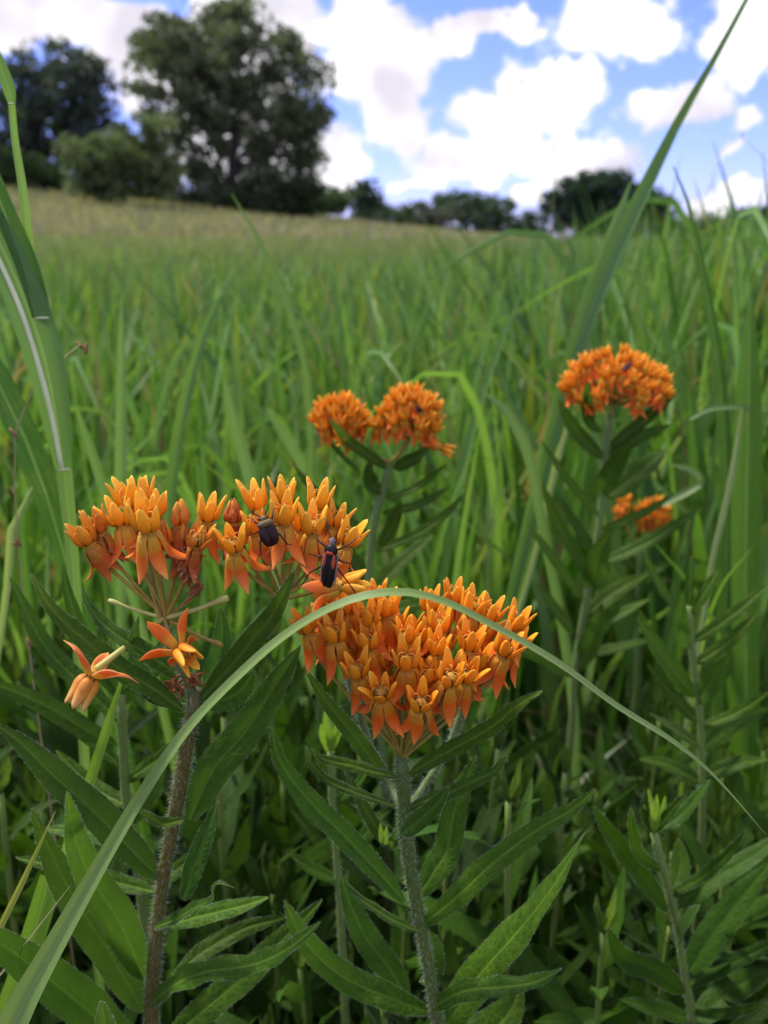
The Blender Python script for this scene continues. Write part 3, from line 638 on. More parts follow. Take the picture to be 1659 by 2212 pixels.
def column_mesh():
    parts = []
    zs = [(-.3, .7), (.1, 1.15), (.5, 1.45), (.95, 1.15), (1.3, 1.15), (1.8, 1.35), (2.8, 1.15), (3.3, .8), (3.45, .15)]
    k = 15; V = [(r*math.cos(2*math.pi*j/k), r*math.sin(2*math.pi*j/k), z) for z, r in zs for j in range(k)]
    Fc = [(i*k+j, i*k+(j+1) % k, (i+1)*k+(j+1) % k, (i+1)*k+j) for i in range(len(zs)-1) for j in range(k)] + [tuple(range(k-1, -1, -1)), tuple((len(zs)-1)*k+j for j in range(k))]
    parts.append((np.array(V), Fc, 0))
    for q in range(5):
        a = 2*math.pi*q/5; d = np.array([math.cos(a), math.sin(a), 0]); s = np.array([-d[1], d[0], 0])
        v, f = ellipsoid(d*1.22+[0, 0, 2.1], [s*.27, d*.62, np.array([0, 0, 1.05])], 6, 6); parts.append((v, f, 1))
        for sg in (-1, 1):
            v, f = ellipsoid(d*1.2+s*sg*.3+[0, 0, 2.2], [s*.15, d*.5, np.array([0, 0, 1.1])], 6, 6); parts.append((v, f, 0))
        v, f = ellipsoid(d*1.0+[0, 0, 3.2], [s*.22, d*.22, np.array([0, 0, .25])], 6, 5); parts.append((v, f, 2))
        a2 = a + math.pi/5; e = np.array([math.cos(a2), math.sin(a2), 0])      # horn curving out of each hood over the column
        C, _ = spline([e*1.9+[0, 0, 2.6], e*1.9+[0, 0, 4.2], e*1.2+[0, 0, 5.0], e*.35+[0, 0, 4.6]], 8); v, f = tube(C, np.linspace(.2, .05, 8), 5); parts.append((v, f, 3))
    V, Fc, fm = joinm(parts)
    return mesh('column', V*MM, Fc, None, mats=['column_yellow', 'slit_brown', 'pedicel_pale', 'horn'], fmat=fm)
COLUMN = column_mesh()
def tilt_quat(axis, spin): return Vector((0, 0, 1)).rotation_difference(Vector(axis)) @ Quaternion((0, 0, 1), spin)
def floret(plant, base, P, axis, spin, sc=1., col=(1, 1, 1), red=0., kind='open', petals=5, flare=None, splay=0.):
    """part of plant: the central column; petals and hoods are its sub-parts"""
    q = tilt_quat(Vector(axis).normalized(), spin)
    f = obj('floret', COLUMN, plant, Vector(P)-Vector(base), q, sc)
    for k in range(5):
        rq = Quaternion((0, 0, 1), 2*math.pi*k/5 + random.gauss(0, .10))
        j = random.uniform(.93, 1.07); c = (col[0]*j, col[1]*j*random.uniform(.94, 1.05), col[2]*j, 1-red*random.uniform(.6, 1))
        if k < petals and kind != 'bald':
            pm = random.choice(PETALS[:5]) if flare is None else PETALS[flare]
            tl = Quaternion((0, 1, 0), random.gauss(0, .10) - (.0 if kind != 'wilt' else -.3) - splay)
            obj('petal', pm, f, (0, 0, 0), rq @ tl, random.uniform(.9, 1.06), c)
        rq2 = Quaternion((0, 0, 1), 2*math.pi*(k+.5)/5 + random.gauss(0, .06))
        hm = HOOD_SHUT if kind == 'bud' else HOOD_WILT if kind == 'wilt' else random.choice(HOODS)
        obj('hood', hm, f, (0, 0, 0), rq2 @ Quaternion((0, 1, 0), random.gauss(0, .06 if kind != 'wilt' else .2)), random.uniform(.92, 1.04), c)
    return f
def pedicel(plant, base, A, B, axis, r=.00044, mat='pedicel', bulge=.25, cap=False):
    A, B = Vector(A), Vector(B); L = (B-A).length; e = B - Vector(axis).normalized()*.0006
    mid = A*.55 + B*.45 - Vector(axis)*(-.0) + Vector((0, 0, -bulge*L*.12)); m2 = e - Vector(axis).normalized()*L*.25
    C, _ = spline([A, mid*.6+m2*.4, m2*.55+e*.45, e], 12); R = np.linspace(r*1.05, r*.95, 12)
    if cap: R[-3:] *= np.array([1.15, 1.7, 1.3])
    V, Fc = tube(C, R, 7); o = obj('pedicel', mesh('pedicel', V-np.array(base), Fc, mat), plant)
    if depth(B) < .235:
        n = 60; i = RNG.integers(0, 12, n); D = unit(RNG.normal(size=(n, 3))); v, f = hairs(C[i]+RNG.normal(size=(n, 3))*r*.3, D, r+.0005*RNG.random(n), .00005)
        tag(obj('pedicel_hairs', mesh('pedicel_hairs', v-np.array(base), f, 'plant_hair', smooth=False), o), kind='stuff')
    return o

# ------------------------------------------------------------------ leaves and stems of the traced plants
def leaf(plant, base, pts, Y0, Y1, wpx, mat='milkweed_leaf', fold=.22, up=.55, twist=None, curl=.12, wave=.10, color=None, hairy=False, n=22, Ymid=None, name='leaf', bright=None):
    """pts: pixel centre line, base first; Y0 at the base, Y1 at the tip"""
    m = len(pts); P = []
    for i, (x, y) in enumerate(pts):
        t = i/(m-1); Y = Y0 + (Y1-Y0)*t + (0 if Ymid is None else Ymid*4*t*(1-t)); P.append(at(x, y, Y))
    C, ln = spline(P, n); mid = C[n//2]; w = wpx*depth(mid)/F
    if twist is None: twist = (random.gauss(0, .25), random.gauss(0, .35))
    b = bright if bright is not None else random.uniform(.82, 1.18); col = color or (b*random.uniform(.93, 1.07), b, b*random.uniform(.9, 1.1), 1)
    V, Q, U, S, Nn = sheet(C, ln, w, toward_cam(mid, up), fold=fold, twist=twist, curl=curl, wave=wave, across=9, seed=random.random()*9)
    o = obj(name, mesh(name, V-np.array(base), Q, mat, uv=U), plant, color=col)
    if hairy:
        G = V.reshape(n, 9, 3); k = int(ln*1000*5); h = []
        ti = RNG.random((2, k))*(n-1.01); 
        pts_, dirs = [], []
        for s_, e in ((0, 0), (1, 8)):
            i = ti[s_].astype(int); fr = (ti[s_]-i)[:, None]; pts_.append(G[i, e]*(1-fr)+G[i+1, e]*fr)
            dirs.append(unit((S[i] if e else -S[i]) + RNG.normal(size=(k, 3))*.35))
        v, f = hairs(np.vstack(pts_), np.vstack(dirs), .00025+.00035*RNG.random(2*k), .000045)
        tag(obj('leaf_hairs', mesh('leaf_hairs', v-np.array(base), f, 'plant_hair', smooth=False), o), kind='stuff')
    return o
def stem(plant, base, pts, Y, r0, r1, c0, c1, hairy=True, name='stem', hl=.0014, dens=26, to_ground=True, Ys=None, k=10):
    """pts top to bottom; colours and radii run from bottom to top"""
    P = [at(x, y, (Ys[i] if Ys else Y)) for i, (x, y) in enumerate(pts)][::-1]
    if to_ground:
        b_ = Vector(base)-Vector((0, 0, .004)); d_ = (P[0]-P[1]).normalized()*P[0].z; q_ = P[0]
        P.insert(0, q_.lerp(b_, .3)*.5+(q_+d_*.3)*.5); P.insert(0, q_.lerp(b_, .65)*.85+(q_+d_*.6)*.15); P.insert(0, b_)
    n = 60; C, ln = spline(P, n); R = np.linspace(r0, r1, n)*(1+.06*np.sin(np.linspace(0, 9, n)*3.1)); V, Fc = tube(C, R, k)
    t = np.repeat(np.linspace(0, 1, n), k)[:, None]; col = np.array(c0)*(1-t)+np.array(c1)*t
    o = obj(name, mesh(name, V-np.array(base), Fc, 'milkweed_stem', col=col), plant)
    if hairy:
        m = int(ln*1000*dens); f = RNG.random(m)*(n-1.01); i = f.astype(int); fr = (f-i)[:, None]; c = C[i]*(1-fr)+C[i+1]*fr; T = frames(C)[i]
        d = unit(np.cross(T, RNG.normal(size=(m, 3)))); D = unit(d + T*RNG.normal(-.15, .35, (m, 1)) + RNG.normal(size=(m, 3))*.15)
        v, fc = hairs(c+d*R[i][:, None], D, hl*(.5+.8*RNG.random(m)), .00007)
        tag(obj('stem_hairs', mesh('stem_hairs', v-np.array(base), fc, 'plant_hair', smooth=False), o), kind='stuff')
    return o

# ---- left plant with two open umbels
YL = .196
baseL = Vector((at(330, 2212, YL+.004).x-.008, YL+.012, 0))
PL = thing('butterfly_weed', baseL, 'orange butterfly weed with two loose flower clusters and a brownish hairy stem', 'wildflower')
BR, GR = (.17, .115, .022), (.09, .14, .025)
stem(PL, baseL, [(424,1492),(416,1540),(404,1600),(388,1700),(372,1790),(352,1900),(338,2020),(330,2120),(326,2212)], YL, .0022, .00175, BR, (.13, .10, .02))
stem(PL, baseL, [(352,1338),(372,1400),(398,1450),(416,1500),(420,1530)], YL, .0013, .0011, GR, (.20, .22, .07), name='peduncle', to_ground=False, dens=22, Ys=[YL, YL, YL-.001, YL, YL])
stem(PL, baseL, [(606,1300),(560,1370),(500,1440),(440,1500),(422,1530)], YL, .0012, .0010, GR, (.10, .12, .04), name='peduncle', to_ground=False, dens=14, Ys=[YL+.004, YL+.006, YL+.005, YL+.002, YL])
def P1(x, y): return (101.7+.4493*x, 1003+.4493*y)
uA, uB = at(355, 1336, YL), at(606, 1296, YL+.004)
LCOL = (1.06, 1.24, 1.6)
# zoom position of neck, Y offset mm, lean x, lean y, size, redness, kind
LA = [(215,395,-2,-.35,-.25,1.0,.55,'open'),(262,345,1,-.15,.0,.95,.75,'open'),(365,312,3,-.1,0,1.05,.0,'open'),(490,338,-7,0,-.15,1.22,0,'open'),(405,225,8,-.05,.1,1.1,0,'open'),
      (455,215,10,.05,.1,1.05,0,'open'),(525,270,4,.12,0,1.0,.05,'open'),(640,305,3,.05,.05,.95,.95,'bud'),(765,292,4,.1,0,1.05,0,'open'),(715,400,-4,.25,-.2,.9,.7,'wilt'),(640,395,3,.15,0,.95,.5,'wilt')]
LB = [(905,428,-7,.05,-.3,1.05,.0,'open'),(900,298,5,.12,.1,.9,1.0,'bud'),(1015,236,6,-.12,0,1.12,0,'open'),(1135,300,-5,.02,-.12,1.1,0,'open'),(1140,205,8,0,.05,1.0,0,'open'),(1275,345,-4,.0,-.12,1.08,0,'open'),
      (1300,232,5,.12,.05,1.05,0,'open'),(1385,315,3,.1,0,.95,.35,'open'),(1432,402,-1,.28,-.1,1.02,0,'open'),(1005,345,1,-.1,0,.9,.25,'open'),(1215,330,4,.1,0,.85,.1,'open')]
def head(plant, base, lst, conv, u, Y, col, ped=True):
    for (x, y, dy, lx, ly, sc, red, kind) in lst:
        p = at(*conv(x, y), Y+dy*.001); ax = Vector((lx, ly-.12, 1)) + (p-u).normalized()*.25; ax.normalize()
        floret(plant, base, p, ax, random.random()*6.28, sc*1.06, col, red, kind)
        if ped: pedicel(plant, base, u+Vector((random.gauss(0, .0006), random.gauss(0, .0006), random.gauss(0, .0004))), p, ax)
head(PL, baseL, LA, P1, uA, YL, LCOL); head(PL, baseL, LB, P1, uB, YL+.004, LCOL)
# floret lying on its side at the right of the cluster
p = at(*P1(1400, 588), YL-.010); floret(PL, baseL, p, (.93, -.15, .22), .3, 1.05, LCOL, 0); pedicel(PL, baseL, uB, p, (.93, -.1, .1))
# nodding floret facing right over the fork
p = at(*P1(625, 880), YL-.012); ax = Vector((.62, -.62, -.22)); floret(PL, baseL, p, ax, .5, 1.05, (1.04, 1.06, 1.1), 0, flare=1, splay=.55); pedicel(PL, baseL, uA, p, ax)
# bare flower stalks
for (a, b, dy, r, m) in (((545,740),(285,650),2,.0004,'pedicel_pale'),((560,740),(880,640),-4,.0006,'pedicel_pale'),((560,730),(855,880),1,.00045,'pedicel'),((550,735),(480,790),-5,.0006,'pedicel_pale'),((560,720),(595,600),2,.0005,'pedicel_pale'),((560,720),(700,640),3,.0005,'pedicel')):
    e = at(*P1(*b), YL+dy*.001); pedicel(PL, baseL, uA, e, (e-uA), r=r, mat=m, cap=True)
# withered florets hanging in the cluster
def withered(plant, base, c, n=9, s=.0022):
    parts = []
    for i in range(n):
        d = unit(RNG.normal(size=3)+np.array([0, 0, -.4])); m_ = np.array(c)+d*s*.6+RNG.normal(size=3)*s*.35
        C, _ = spline([np.array(c)+RNG.normal(size=3)*s*.3, m_, np.array(c)+d*s*1.5+RNG.normal(size=3)*s*.5], 6); v, f = tube(C, s*np.array([.14, .22, .26, .2, .14, .04]), 5); parts.append((v*1., f))
    V, Fc, _ = joinm(parts); obj('withered_floret', mesh('withered_floret', V-np.array(base), Fc, 'dry_flower', smooth=False), plant)
for (x, y, dy) in ((665,480,-3),(690,520,-4),(720,590,-3),(640,430,0),(700,1035,-2),(610,1060,0)):
    withered(PL, baseL, at(*P1(x, y), YL+dy*.001))
H = True
for args in [  # pixel line from base to tip, Y at base, Y at tip, width px, options
    ([(396,1536),(327,1485),(265,1449),(184,1383),(110,1314),(65,1236)], YL, YL-.004, 52, dict(up=.3, fold=.18)),
    ([(400,1470),(340,1425),(278,1388),(220,1345),(188,1302),(175,1254)], YL+.002, YL+.004, 46, dict(up=.35, color=(1.1,1.2,1.6,1))),
    ([(432,1512),(490,1449),(551,1375),(592,1322),(637,1230)], YL-.001, YL-.014, 52, dict(up=.2, fold=.2)),
    ([(410,1770),(462,1661),(531,1579),(592,1485),(650,1394)], YL+.002, YL+.010, 78, dict(up=.2, fold=.15, color=(1.05,1.1,1.2,1))),
    ([(432,1515),(480,1512),(520,1492),(551,1448)], YL, YL-.006, 52, dict(up=.1)),
    ([(342,1895),(265,1815),(190,1740),(105,1665),(45,1605),(-15,1562)], YL, YL-.010, 78, dict(up=.5, fold=.2)),
    ([(312,2113),(257,1988),(191,1885),(162,1804),(143,1708)], YL+.003, YL-.016, 84, dict(up=.1, fold=.1, color=(1.35,1.35,1.2,1))),
    ([(310,2185),(239,2062),(165,1951),(107,1834),(68,1745)], YL+.004, YL-.004, 78, dict(up=.3)),
    ([(395,1772),(350,1780),(322,1768),(294,1748)], YL-.003, YL-.010, 26, dict(up=1.2, fold=.5)),
    ([(396,1945),(420,1870),(450,1790),(470,1730)], YL+.004, YL+.012, 44, dict(up=.2, color=(.9,1.05,1.5,1))),
    ([(335,2003),(380,1985),(425,1958),(455,1945),(470,1908),(505,1918)], YL-.003, YL-.016, 34, dict(up=.8, fold=.3, twist=(0, .8))),
    ([(360,1998),(410,1985),(470,1970),(530,1955),(581,1938)], YL+.002, YL-.002, 44, dict(up=.8, color=(1.2,1.25,1.3,1))),
    ([(323,2174),(370,2130),(441,2100),(545,2084),(620,2050),(694,1990)], YL-.002, YL-.020, 56, dict(up=.7, wave=.25, color=(1.2,1.25,1.2,1))),
    ([(350,2260),(430,2190),(527,2109),(620,2020),(697,1942)], YL+.006, YL+.006, 64, dict(up=.3)),
    ([(372,2110),(440,2055),(530,2005),(620,1980)], YL+.010, YL+.022, 40, dict(up=.6)),
    ([(300,2310),(210,2200),(100,2110),(0,2035),(-60,1990)], YL+.004, YL-.02, 95, dict(up=.3)),
    ([(235,2300),(228,2220),(220,2160)], YL-.01, YL-.025, 46, dict(up=.1)),
    ([(330,1925),(230,1900),(120,1870),(33,1852)], YL+.012, YL+.02, 40, dict(up=.6)),
    ([(405,1520),(330,1500),(300,1440),(290,1370),(300,1330)], YL+.004, YL+.004, 44, dict(up=.2, color=(.8,.9,1,1))),
    ([(446,1500),(470,1430),(480,1370),(476,1310)], YL+.008, YL+.012, 46, dict(up=.2, color=(1.0,1.15,1.5,1)))]:
    leaf(PL, baseL, args[0], args[1], args[2], args[3], hairy=H, **args[4])

# ---- front plant with the dense umbel
YC = .200
baseC = Vector((at(945, 2212, YC+.004).x+.014, YC+.02, 0))
PC = thing('butterfly_weed', baseC, 'orange butterfly weed with one dense flower cluster under the arching grass blade', 'wildflower')
stem(PC, baseC, [(868,1632),(871,1700),(876,1790),(885,1870),(905,1980),(925,2090),(945,2212)], YC, .0022, .0017, (.10,.115,.022), (.10,.16,.03))
def P2(x, y): return (596.4+.3676*x, 1240.2+.3676*y)
uC = at(868, 1630, YC)
CC = [(195,362,0,-.2,-.1,1.0),(350,408,-5,-.12,-.15,1.05),(300,190,8,-.15,.05,1.0),(392,262,6,-.1,0,1.),(455,232,12,-.05,.1,1.),(540,318,3,-.05,-.05,1.05),(545,450,-1,-.1,-.1,1.0),
      (650,262,8,0,0,1.05),(590,190,16,0,.1,1.),(488,612,-9,-.15,-.25,1.0),(625,738,-13,-.1,-.35,1.04),(770,560,-10,-.02,-.2,1.08),(765,418,0,0,-.05,1.0),(848,795,-16,0,-.4,1.08),(942,488,-4,.03,-.1,1.0),
      (950,345,3,.03,0,1.0),(905,240,10,0,.1,1.),(1012,652,-13,.1,-.3,1.05),(1110,645,-9,.15,-.2,1.0),(1128,462,-4,.08,-.12,1.05),(1140,250,8,.1,.05,1.05),(1245,290,6,.15,0,1.0),
      (1325,492,-5,.22,-.15,1.08),(1385,340,2,.25,0,1.0),(1040,185,14,.05,.12,1.),(700,340,10,0,0,.95),(860,420,7,0,0,.95),(1215,400,6,.12,0,.95),(990,470,6,.05,0,.9),(430,430,5,-.1,0,.95),
      (620,560,2,-.05,-.1,.95),(1400,450,6,.3,-.1,.95),(290,330,9,-.2,0,.95),(1180,560,-2,.15,-.1,.95),(890,640,-6,.0,-.2,.92)]
head(PC, baseC, [c+(0, 'open') for c in CC], P2, uC, YC, (1, .96, .95))
def P9(x, y): return (474.4+.531*x, 1524.8+.531*y)
# two side branches behind the umbel
stem(PC, baseC, [(750,1455),(792,1590),(812,1640),(836,1690),(868,1745)], YC, .0011, .001, GR, (.20,.25,.07), name='branch', to_ground=False, dens=24, Ys=[YC+.018, YC+.016, YC+.012, YC+.008, YC])
stem(PC, baseC, [(1015,1490),(970,1610),(938,1665),(905,1715),(874,1752)], YC, .0011, .001, GR, (.16,.2,.06), name='branch', to_ground=False, dens=24, Ys=[YC+.018, YC+.016, YC+.012, YC+.008, YC])
for args in [
    ([(857,1678),(810,1668),(766,1655),(720,1645),(690,1636),(672,1616)], YC-.001, YC-.010, 32, dict(up=1.2, fold=.3, curl=.3)),
    ([(852,1742),(810,1726),(766,1711),(720,1692),(690,1672),(666,1640),(661,1610)], YC-.001, YC-.010, 30, dict(up=1.0, fold=.3, curl=.3)),
    ([(884,1672),(964,1626),(1056,1575),(1129,1516),(1172,1493)], YC-.001, YC-.014, 44, dict(up=.4, fold=.2)),
    ([(876,1750),(920,1730),(968,1714),(1030,1685),(1070,1665),(1090,1636),(1098,1650)], YC-.001, YC-.006, 30, dict(up=1.2, fold=.35, curl=.3)),
    ([(868,1800),(880,1790),(905,1772),(940,1740),(971,1699)], YC-.002, YC-.020, 42, dict(up=.2, fold=.25, curl=.25)),
    ([(900,1940),(940,1880),(963,1843),(985,1740),(1029,1631)], YC+.004, YC+.016, 60, dict(up=.15, fold=.1, color=(1.1,1.15,1,1))),
    ([(873,1948),(820,1886),(750,1812),(660,1721),(604,1642),(586,1564)], YC, YC-.006, 52, dict(up=.45, fold=.2, color=(1.0,1.1,1.35,1))),
    ([(908,2000),(979,1944),(1058,1870),(1165,1790),(1240,1745),(1289,1702)], YC, YC-.012, 54, dict(up=.5, fold=.2, color=(1.2,1.2,1.1,1))),
    ([(950,2240),(1032,2109),(1111,2019),(1191,1918),(1263,1800)], YC+.006, YC-.002, 86, dict(up=.25, fold=.1, color=(1.35,1.35,1.1,1))),
    ([(931,2178),(1005,2140),(1085,2132),(1154,2122),(1215,2092)], YC-.001, YC-.016, 46, dict(up=.8, wave=.3, color=(1.15,1.2,1.25,1))),
    ([(905,2012),(846,1985),(782,1944),(752,1915),(740,1876),(728,1890)], YC-.002, YC-.012, 36, dict(up=1.0, fold=.3, curl=.3)),
    ([(880,2160),(840,2090),(793,2029),(756,1950),(736,1890)], YC+.006, YC+.012, 58, dict(up=.2, color=(1,1.1,1.25,1))),
    ([(925,2185),(846,2157),(740,2109),(660,2035),(613,1943)], YC, YC-.016, 62, dict(up=.4, fold=.2, color=(1.15,1.2,1.1,1))),
    ([(845,1700),(784,1615),(762,1586),(707,1520),(659,1444)], YC+.010, YC+.006, 38, dict(up=.2)),
    ([(872,1770),(846,1820),(815,1790),(780,1730),(745,1665)], YC+.006, YC+.014, 30, dict(up=.3)),
    ([(918,2010),(935,2080),(930,2110),(905,2120)], YC+.004, YC+.010, 56, dict(up=.2)),
    ([(945,2200),(1010,2250),(1090,2200),(1130,2120)], YC+.008, YC+.012, 90, dict(up=.2, color=(.9,.9,.9,1))),
    ([(955,2230),(870,2260),(790,2300),(700,2330)], YC-.006, YC-.02, 50, dict(up=.5))]:
    leaf(PC, baseC, args[0], args[1], args[2], args[3], hairy=H, **args[4])
# fresh leaf buds
for (x, y, dx) in ((832,1806,4),(824,1800,-2)):
    leaf(PC, baseC, [(x, y+22), (x+dx*.4, y), (x+dx, y-24)], YC+.008, YC+.006, 12, mat='young_leaf', n=10, name='leaf_bud')

# ---- back plants
def dome(plant, base, u, r, n, Y, col, polar=78, squash=.8, sc=.92):
    for i in range(n):
        z = 1-(1-math.cos(math.radians(polar)))*(i+.5)/n; a = i*2.39996+random.gauss(0, .15); s = math.sqrt(1-z*z)
        d = Vector((s*math.cos(a), s*math.sin(a)*.9, z*squash)); p = u + d*r*random.uniform(.92, 1.06)
        ax = (d*.6+Vector((0, -.1, .8))).normalized()
        floret(plant, base, p, ax, random.random()*6.28, sc*random.uniform(.92, 1.05), col); pedicel(plant, base, u, p, ax, r=.0005)
def back_plant(label, Y, stem_pts, heads, leaves, r=.0018, foot=None):
    p0 = at(*stem_pts[-1], Y); base = Vector((p0.x-(.02 if foot is None else foot), Y+.01, 0)); t = thing('butterfly_weed', base, label, 'wildflower')
    stem(t, base, stem_pts, Y, r*1.3, r, (.13,.18,.045), (.18,.27,.07), hairy=True, dens=8, hl=.0010)
    top = stem_pts[0]
    for (x, y, dY, rad, n, pol, sq, sc) in heads:
        u = at(x, y, Y+dY); a = at(*top, Y); C, _ = spline([a, (a+u)/2+Vector((0, 0, -.002)), u], 8); V, Fc = tube(C, .0011, 7)
        if (u-a).length > .003: obj('peduncle', mesh('peduncle', V-np.array(base), Fc, 'pedicel'), t)
        dome(t, base, u, rad, n, Y, (1.03, 1.0, 1.0), pol, sq, sc)
    for (pts, dY, w) in leaves:
        leaf(t, base, pts, Y, Y+dY, w, mat='milkweed_leaf', up=random.uniform(.3, .7), color=None, n=16)
    return t, base
Y3 = .385
P3, b3 = back_plant('orange butterfly weed with a double flower head behind the arching blade', Y3, [(842,1000),(832,1040),(818,1090),(806,1140),(798,1240),(800,1340),(815,1480)],
  [(735,934,.004,.0108,22,84,1.2,.86),(886,938,-.002,.0118,28,86,1.45,.9)],
  [([(842,1012),(792,982),(742,943),(709,902)],-.02,30),([(850,1012),(897,990),(930,968)],-.016,32),([(828,1060),(806,1050),(800,1020),(803,990)],-.012,36),([(832,1078),(897,1054),(966,1001)],0,18),
   ([(825,1110),(908,1088),(974,1050)],-.004,22),([(812,1190),(897,1156),(963,1110),(1007,1062)],-.006,24),([(800,1290),(850,1230),(935,1156)],.006,42),([(800,1160),(731,1109),(682,1064),(632,1002)],.004,26),
   ([(781,1026),(740,985),(682,925)],.004,12),([(798,1260),(740,1180),(700,1120)],.01,36),([(800,1340),(880,1310),(960,1290)],.0,34),([(800,1330),(720,1290),(650,1230)],0,30),([(820,1180),(850,1130),(865,1080)],-.012,30)], foot=-.004)
p = at(950, 966, Y3-.008); floret(P3, b3, p, (.85, -.1, -.35), 0, .95, (1.1, 1.12, 1.1)); pedicel(P3, b3, at(886, 938, Y3-.002), p, (.85, -.1, -.35))
p = at(745, 955, Y3-.009); floret(P3, b3, p, (-.4, -.6, .4), 0, .9); pedicel(P3, b3, at(735, 934, Y3+.004), p, (-.4, -.6, .4))
p = at(812, 925, Y3-.004); floret(P3, b3, p, (-.1, -.4, .7), 0, .9); pedicel(P3, b3, at(886, 938, Y3-.002), p, (-.1, -.4, .7))
Y4 = .435
P4, b4 = back_plant('orange butterfly weed with a single domed flower head, the tallest of the group', Y4, [(1318,895),(1310,960),(1304,1040),(1298,1110),(1284,1200),(1268,1290),(1252,1380),(1240,1470),(1236,1560)],
  [(1325,870,0,.0250,48,84,.88,.92)],
  [([(1302,990),(1244,932),(1205,862)],-.004,34),([(1300,930),(1277,916),(1268,870),(1270,820)],-.022,28),([(1312,970),(1382,916),(1470,838)],.004,30),([(1314,985),(1393,940),(1450,917)],-.004,30),
   ([(1296,1072),(1325,1010),(1365,952)],-.02,46),([(1310,1075),(1393,1009),(1440,968)],.016,54),([(1294,1114),(1228,1037),(1165,947)],0,20),([(1275,1250),(1206,1131),(1170,1040)],-.004,30),
   ([(1288,1195),(1245,1135),(1212,1074)],.006,22),([(1278,1278),(1290,1215),(1318,1145)],-.02,52),([(1296,1146),(1399,1103),(1462,1062)],-.004,20),([(1284,1222),(1399,1171),(1516,1097)],-.002,32),
   ([(1255,1290),(1190,1200),(1137,1128)],0,24),([(1262,1356),(1330,1330),(1405,1293)],-.004,28),([(1240,1370),(1195,1310),(1155,1257)],0,30),([(1262,1330),(1340,1270),(1400,1240)],.012,40),
   ([(1246,1420),(1330,1400),(1420,1380)],0,30),([(1238,1460),(1170,1420),(1100,1400)],-.004,30),([(1242,1450),(1280,1380),(1300,1300)],-.014,44)])
Y5 = .60
P5, b5 = back_plant('small orange butterfly weed low behind the right flower stem', Y5, [(1385,1185),(1380,1240),(1375,1320),(1378,1420)],
  [(1408,1130,0,.0105,20,100,1.3,.95),(1345,1120,.004,.005,5,80,2.6,.9)], [([(1382,1230),(1330,1200),(1290,1170)],0,18),([(1382,1250),(1440,1220),(1490,1200)],0,18),([(1378,1290),(1420,1260),(1460,1250)],-.01,18),([(1376,1300),(1340,1270),(1310,1260)],-.01,18)])

# ------------------------------------------------------------------ leafy plants without flowers
def shoot_plant(label, Y, stem_pts, leaves, tip=True, r=.0017, foot=0., mat='weed_leaf', hairy=False, group=None):
    p0 = at(*stem_pts[-1], Y); base = Vector((p0.x+foot, Y+.012, 0)); t = thing('leafy_plant', base, label, 'plant', group)
    stem(t, base, stem_pts, Y, r*1.2, r*.8, (.17,.21,.04), (.20,.30,.06), hairy=True, dens=14, hl=.0010)
    for lf in leaves:
        leaf(t, base, lf[0], Y, Y+lf[1], lf[2], mat=mat, up=random.uniform(.2, .7), n=18, hairy=hairy, **(lf[3] if len(lf) > 3 else {}))
    if tip:
        x, y = stem_pts[0]
        for (dx, h, w, dY) in ((-22,62,20,-.003),(-12,96,20,0),(6,84,18,.002),(24,80,16,0),(-4,70,16,-.005),(10,60,14,-.004)):
            leaf(t, base, [(x, y), (x+dx*.7, y-h*.5), (x+dx, y-h)], Y, Y+dY, w, mat='young_leaf', n=12, name='leaf_bud')
    return t
YR = .262
shoot_plant('leafy green shoot with a bright yellow-green tip under the blade end', YR, [(1413,1798),(1420,1830),(1431,1870),(1443,1915),(1455,1957),(1463,2005),(1472,2061),(1482,2120),(1493,2182),(1500,2240)],
  [([(1441,1967),(1396,1905),(1327,1812),(1278,1739)],-.004,46),([(1431,1881),(1385,1850),(1368,1800),(1361,1742)],-.010,28),([(1417,1798),(1470,1760),(1510,1715),(1535,1683)],.004,32),([(1415,1796),(1450,1750),(1486,1710)],-.004,22),
   ([(1441,1936),(1517,1893),(1569,1848),(1611,1793)],-.010,26),([(1460,1960),(1552,1891),(1621,1853),(1700,1790)],.006,48),([(1485,2105),(1535,2026),(1587,1957),(1662,1866)],.010,64),([(1462,2042),(1480,2000),(1512,1957)],-.022,54),
   ([(1478,2144),(1413,2096),(1348,2070),(1312,2002)],-.012,50),([(1488,2130),(1560,2090),(1659,2043),(1720,2010)],-.006,32),([(1493,2186),(1570,2190),(1660,2165)],-.016,26),([(1413,1800),(1395,1760),(1396,1705)],-.004,22),
   ([(1450,1930),(1470,1870),(1465,1810)],.010,44),([(1490,2200),(1420,2180),(1340,2160)],.0,40),([(1495,2215),(1580,2140),(1670,2090)],.014,60)], foot=.012, hairy=True)
YS = .34
shoot_plant('leafy green plant with upright leaves right of the tallest orange plant', YS, [(1487,1310),(1490,1350),(1494,1390),(1500,1440),(1504,1484),(1513,1545),(1515,1620),(1518,1720)],
  [([(1482,1397),(1470,1340),(1475,1283)],-.016,34),([(1494,1322),(1525,1275),(1552,1231)],-.004,32),([(1486,1340),(1440,1290),(1392,1196)],0,26),([(1488,1310),(1490,1250),(1493,1198)],.004,20),([(1497,1386),(1580,1330),(1665,1258)],0,28),
   ([(1502,1434),(1570,1390),(1640,1320)],-.004,30),([(1500,1505),(1430,1415),(1375,1332)],-.004,44),([(1505,1515),(1540,1470),(1586,1408)],-.022,52),([(1508,1560),(1450,1500),(1396,1432)],.004,32),([(1514,1570),(1590,1540),(1665,1492)],-.006,24),
   ([(1515,1620),(1580,1560),(1665,1530)],.012,46),([(1514,1610),(1450,1570),(1400,1540)],0,34),([(1516,1680),(1590,1650),(1660,1640)],-.004,36),([(1515,1690),(1440,1650),(1380,1640)],0,36)], tip=False, mat='milkweed_leaf')
YB = .245
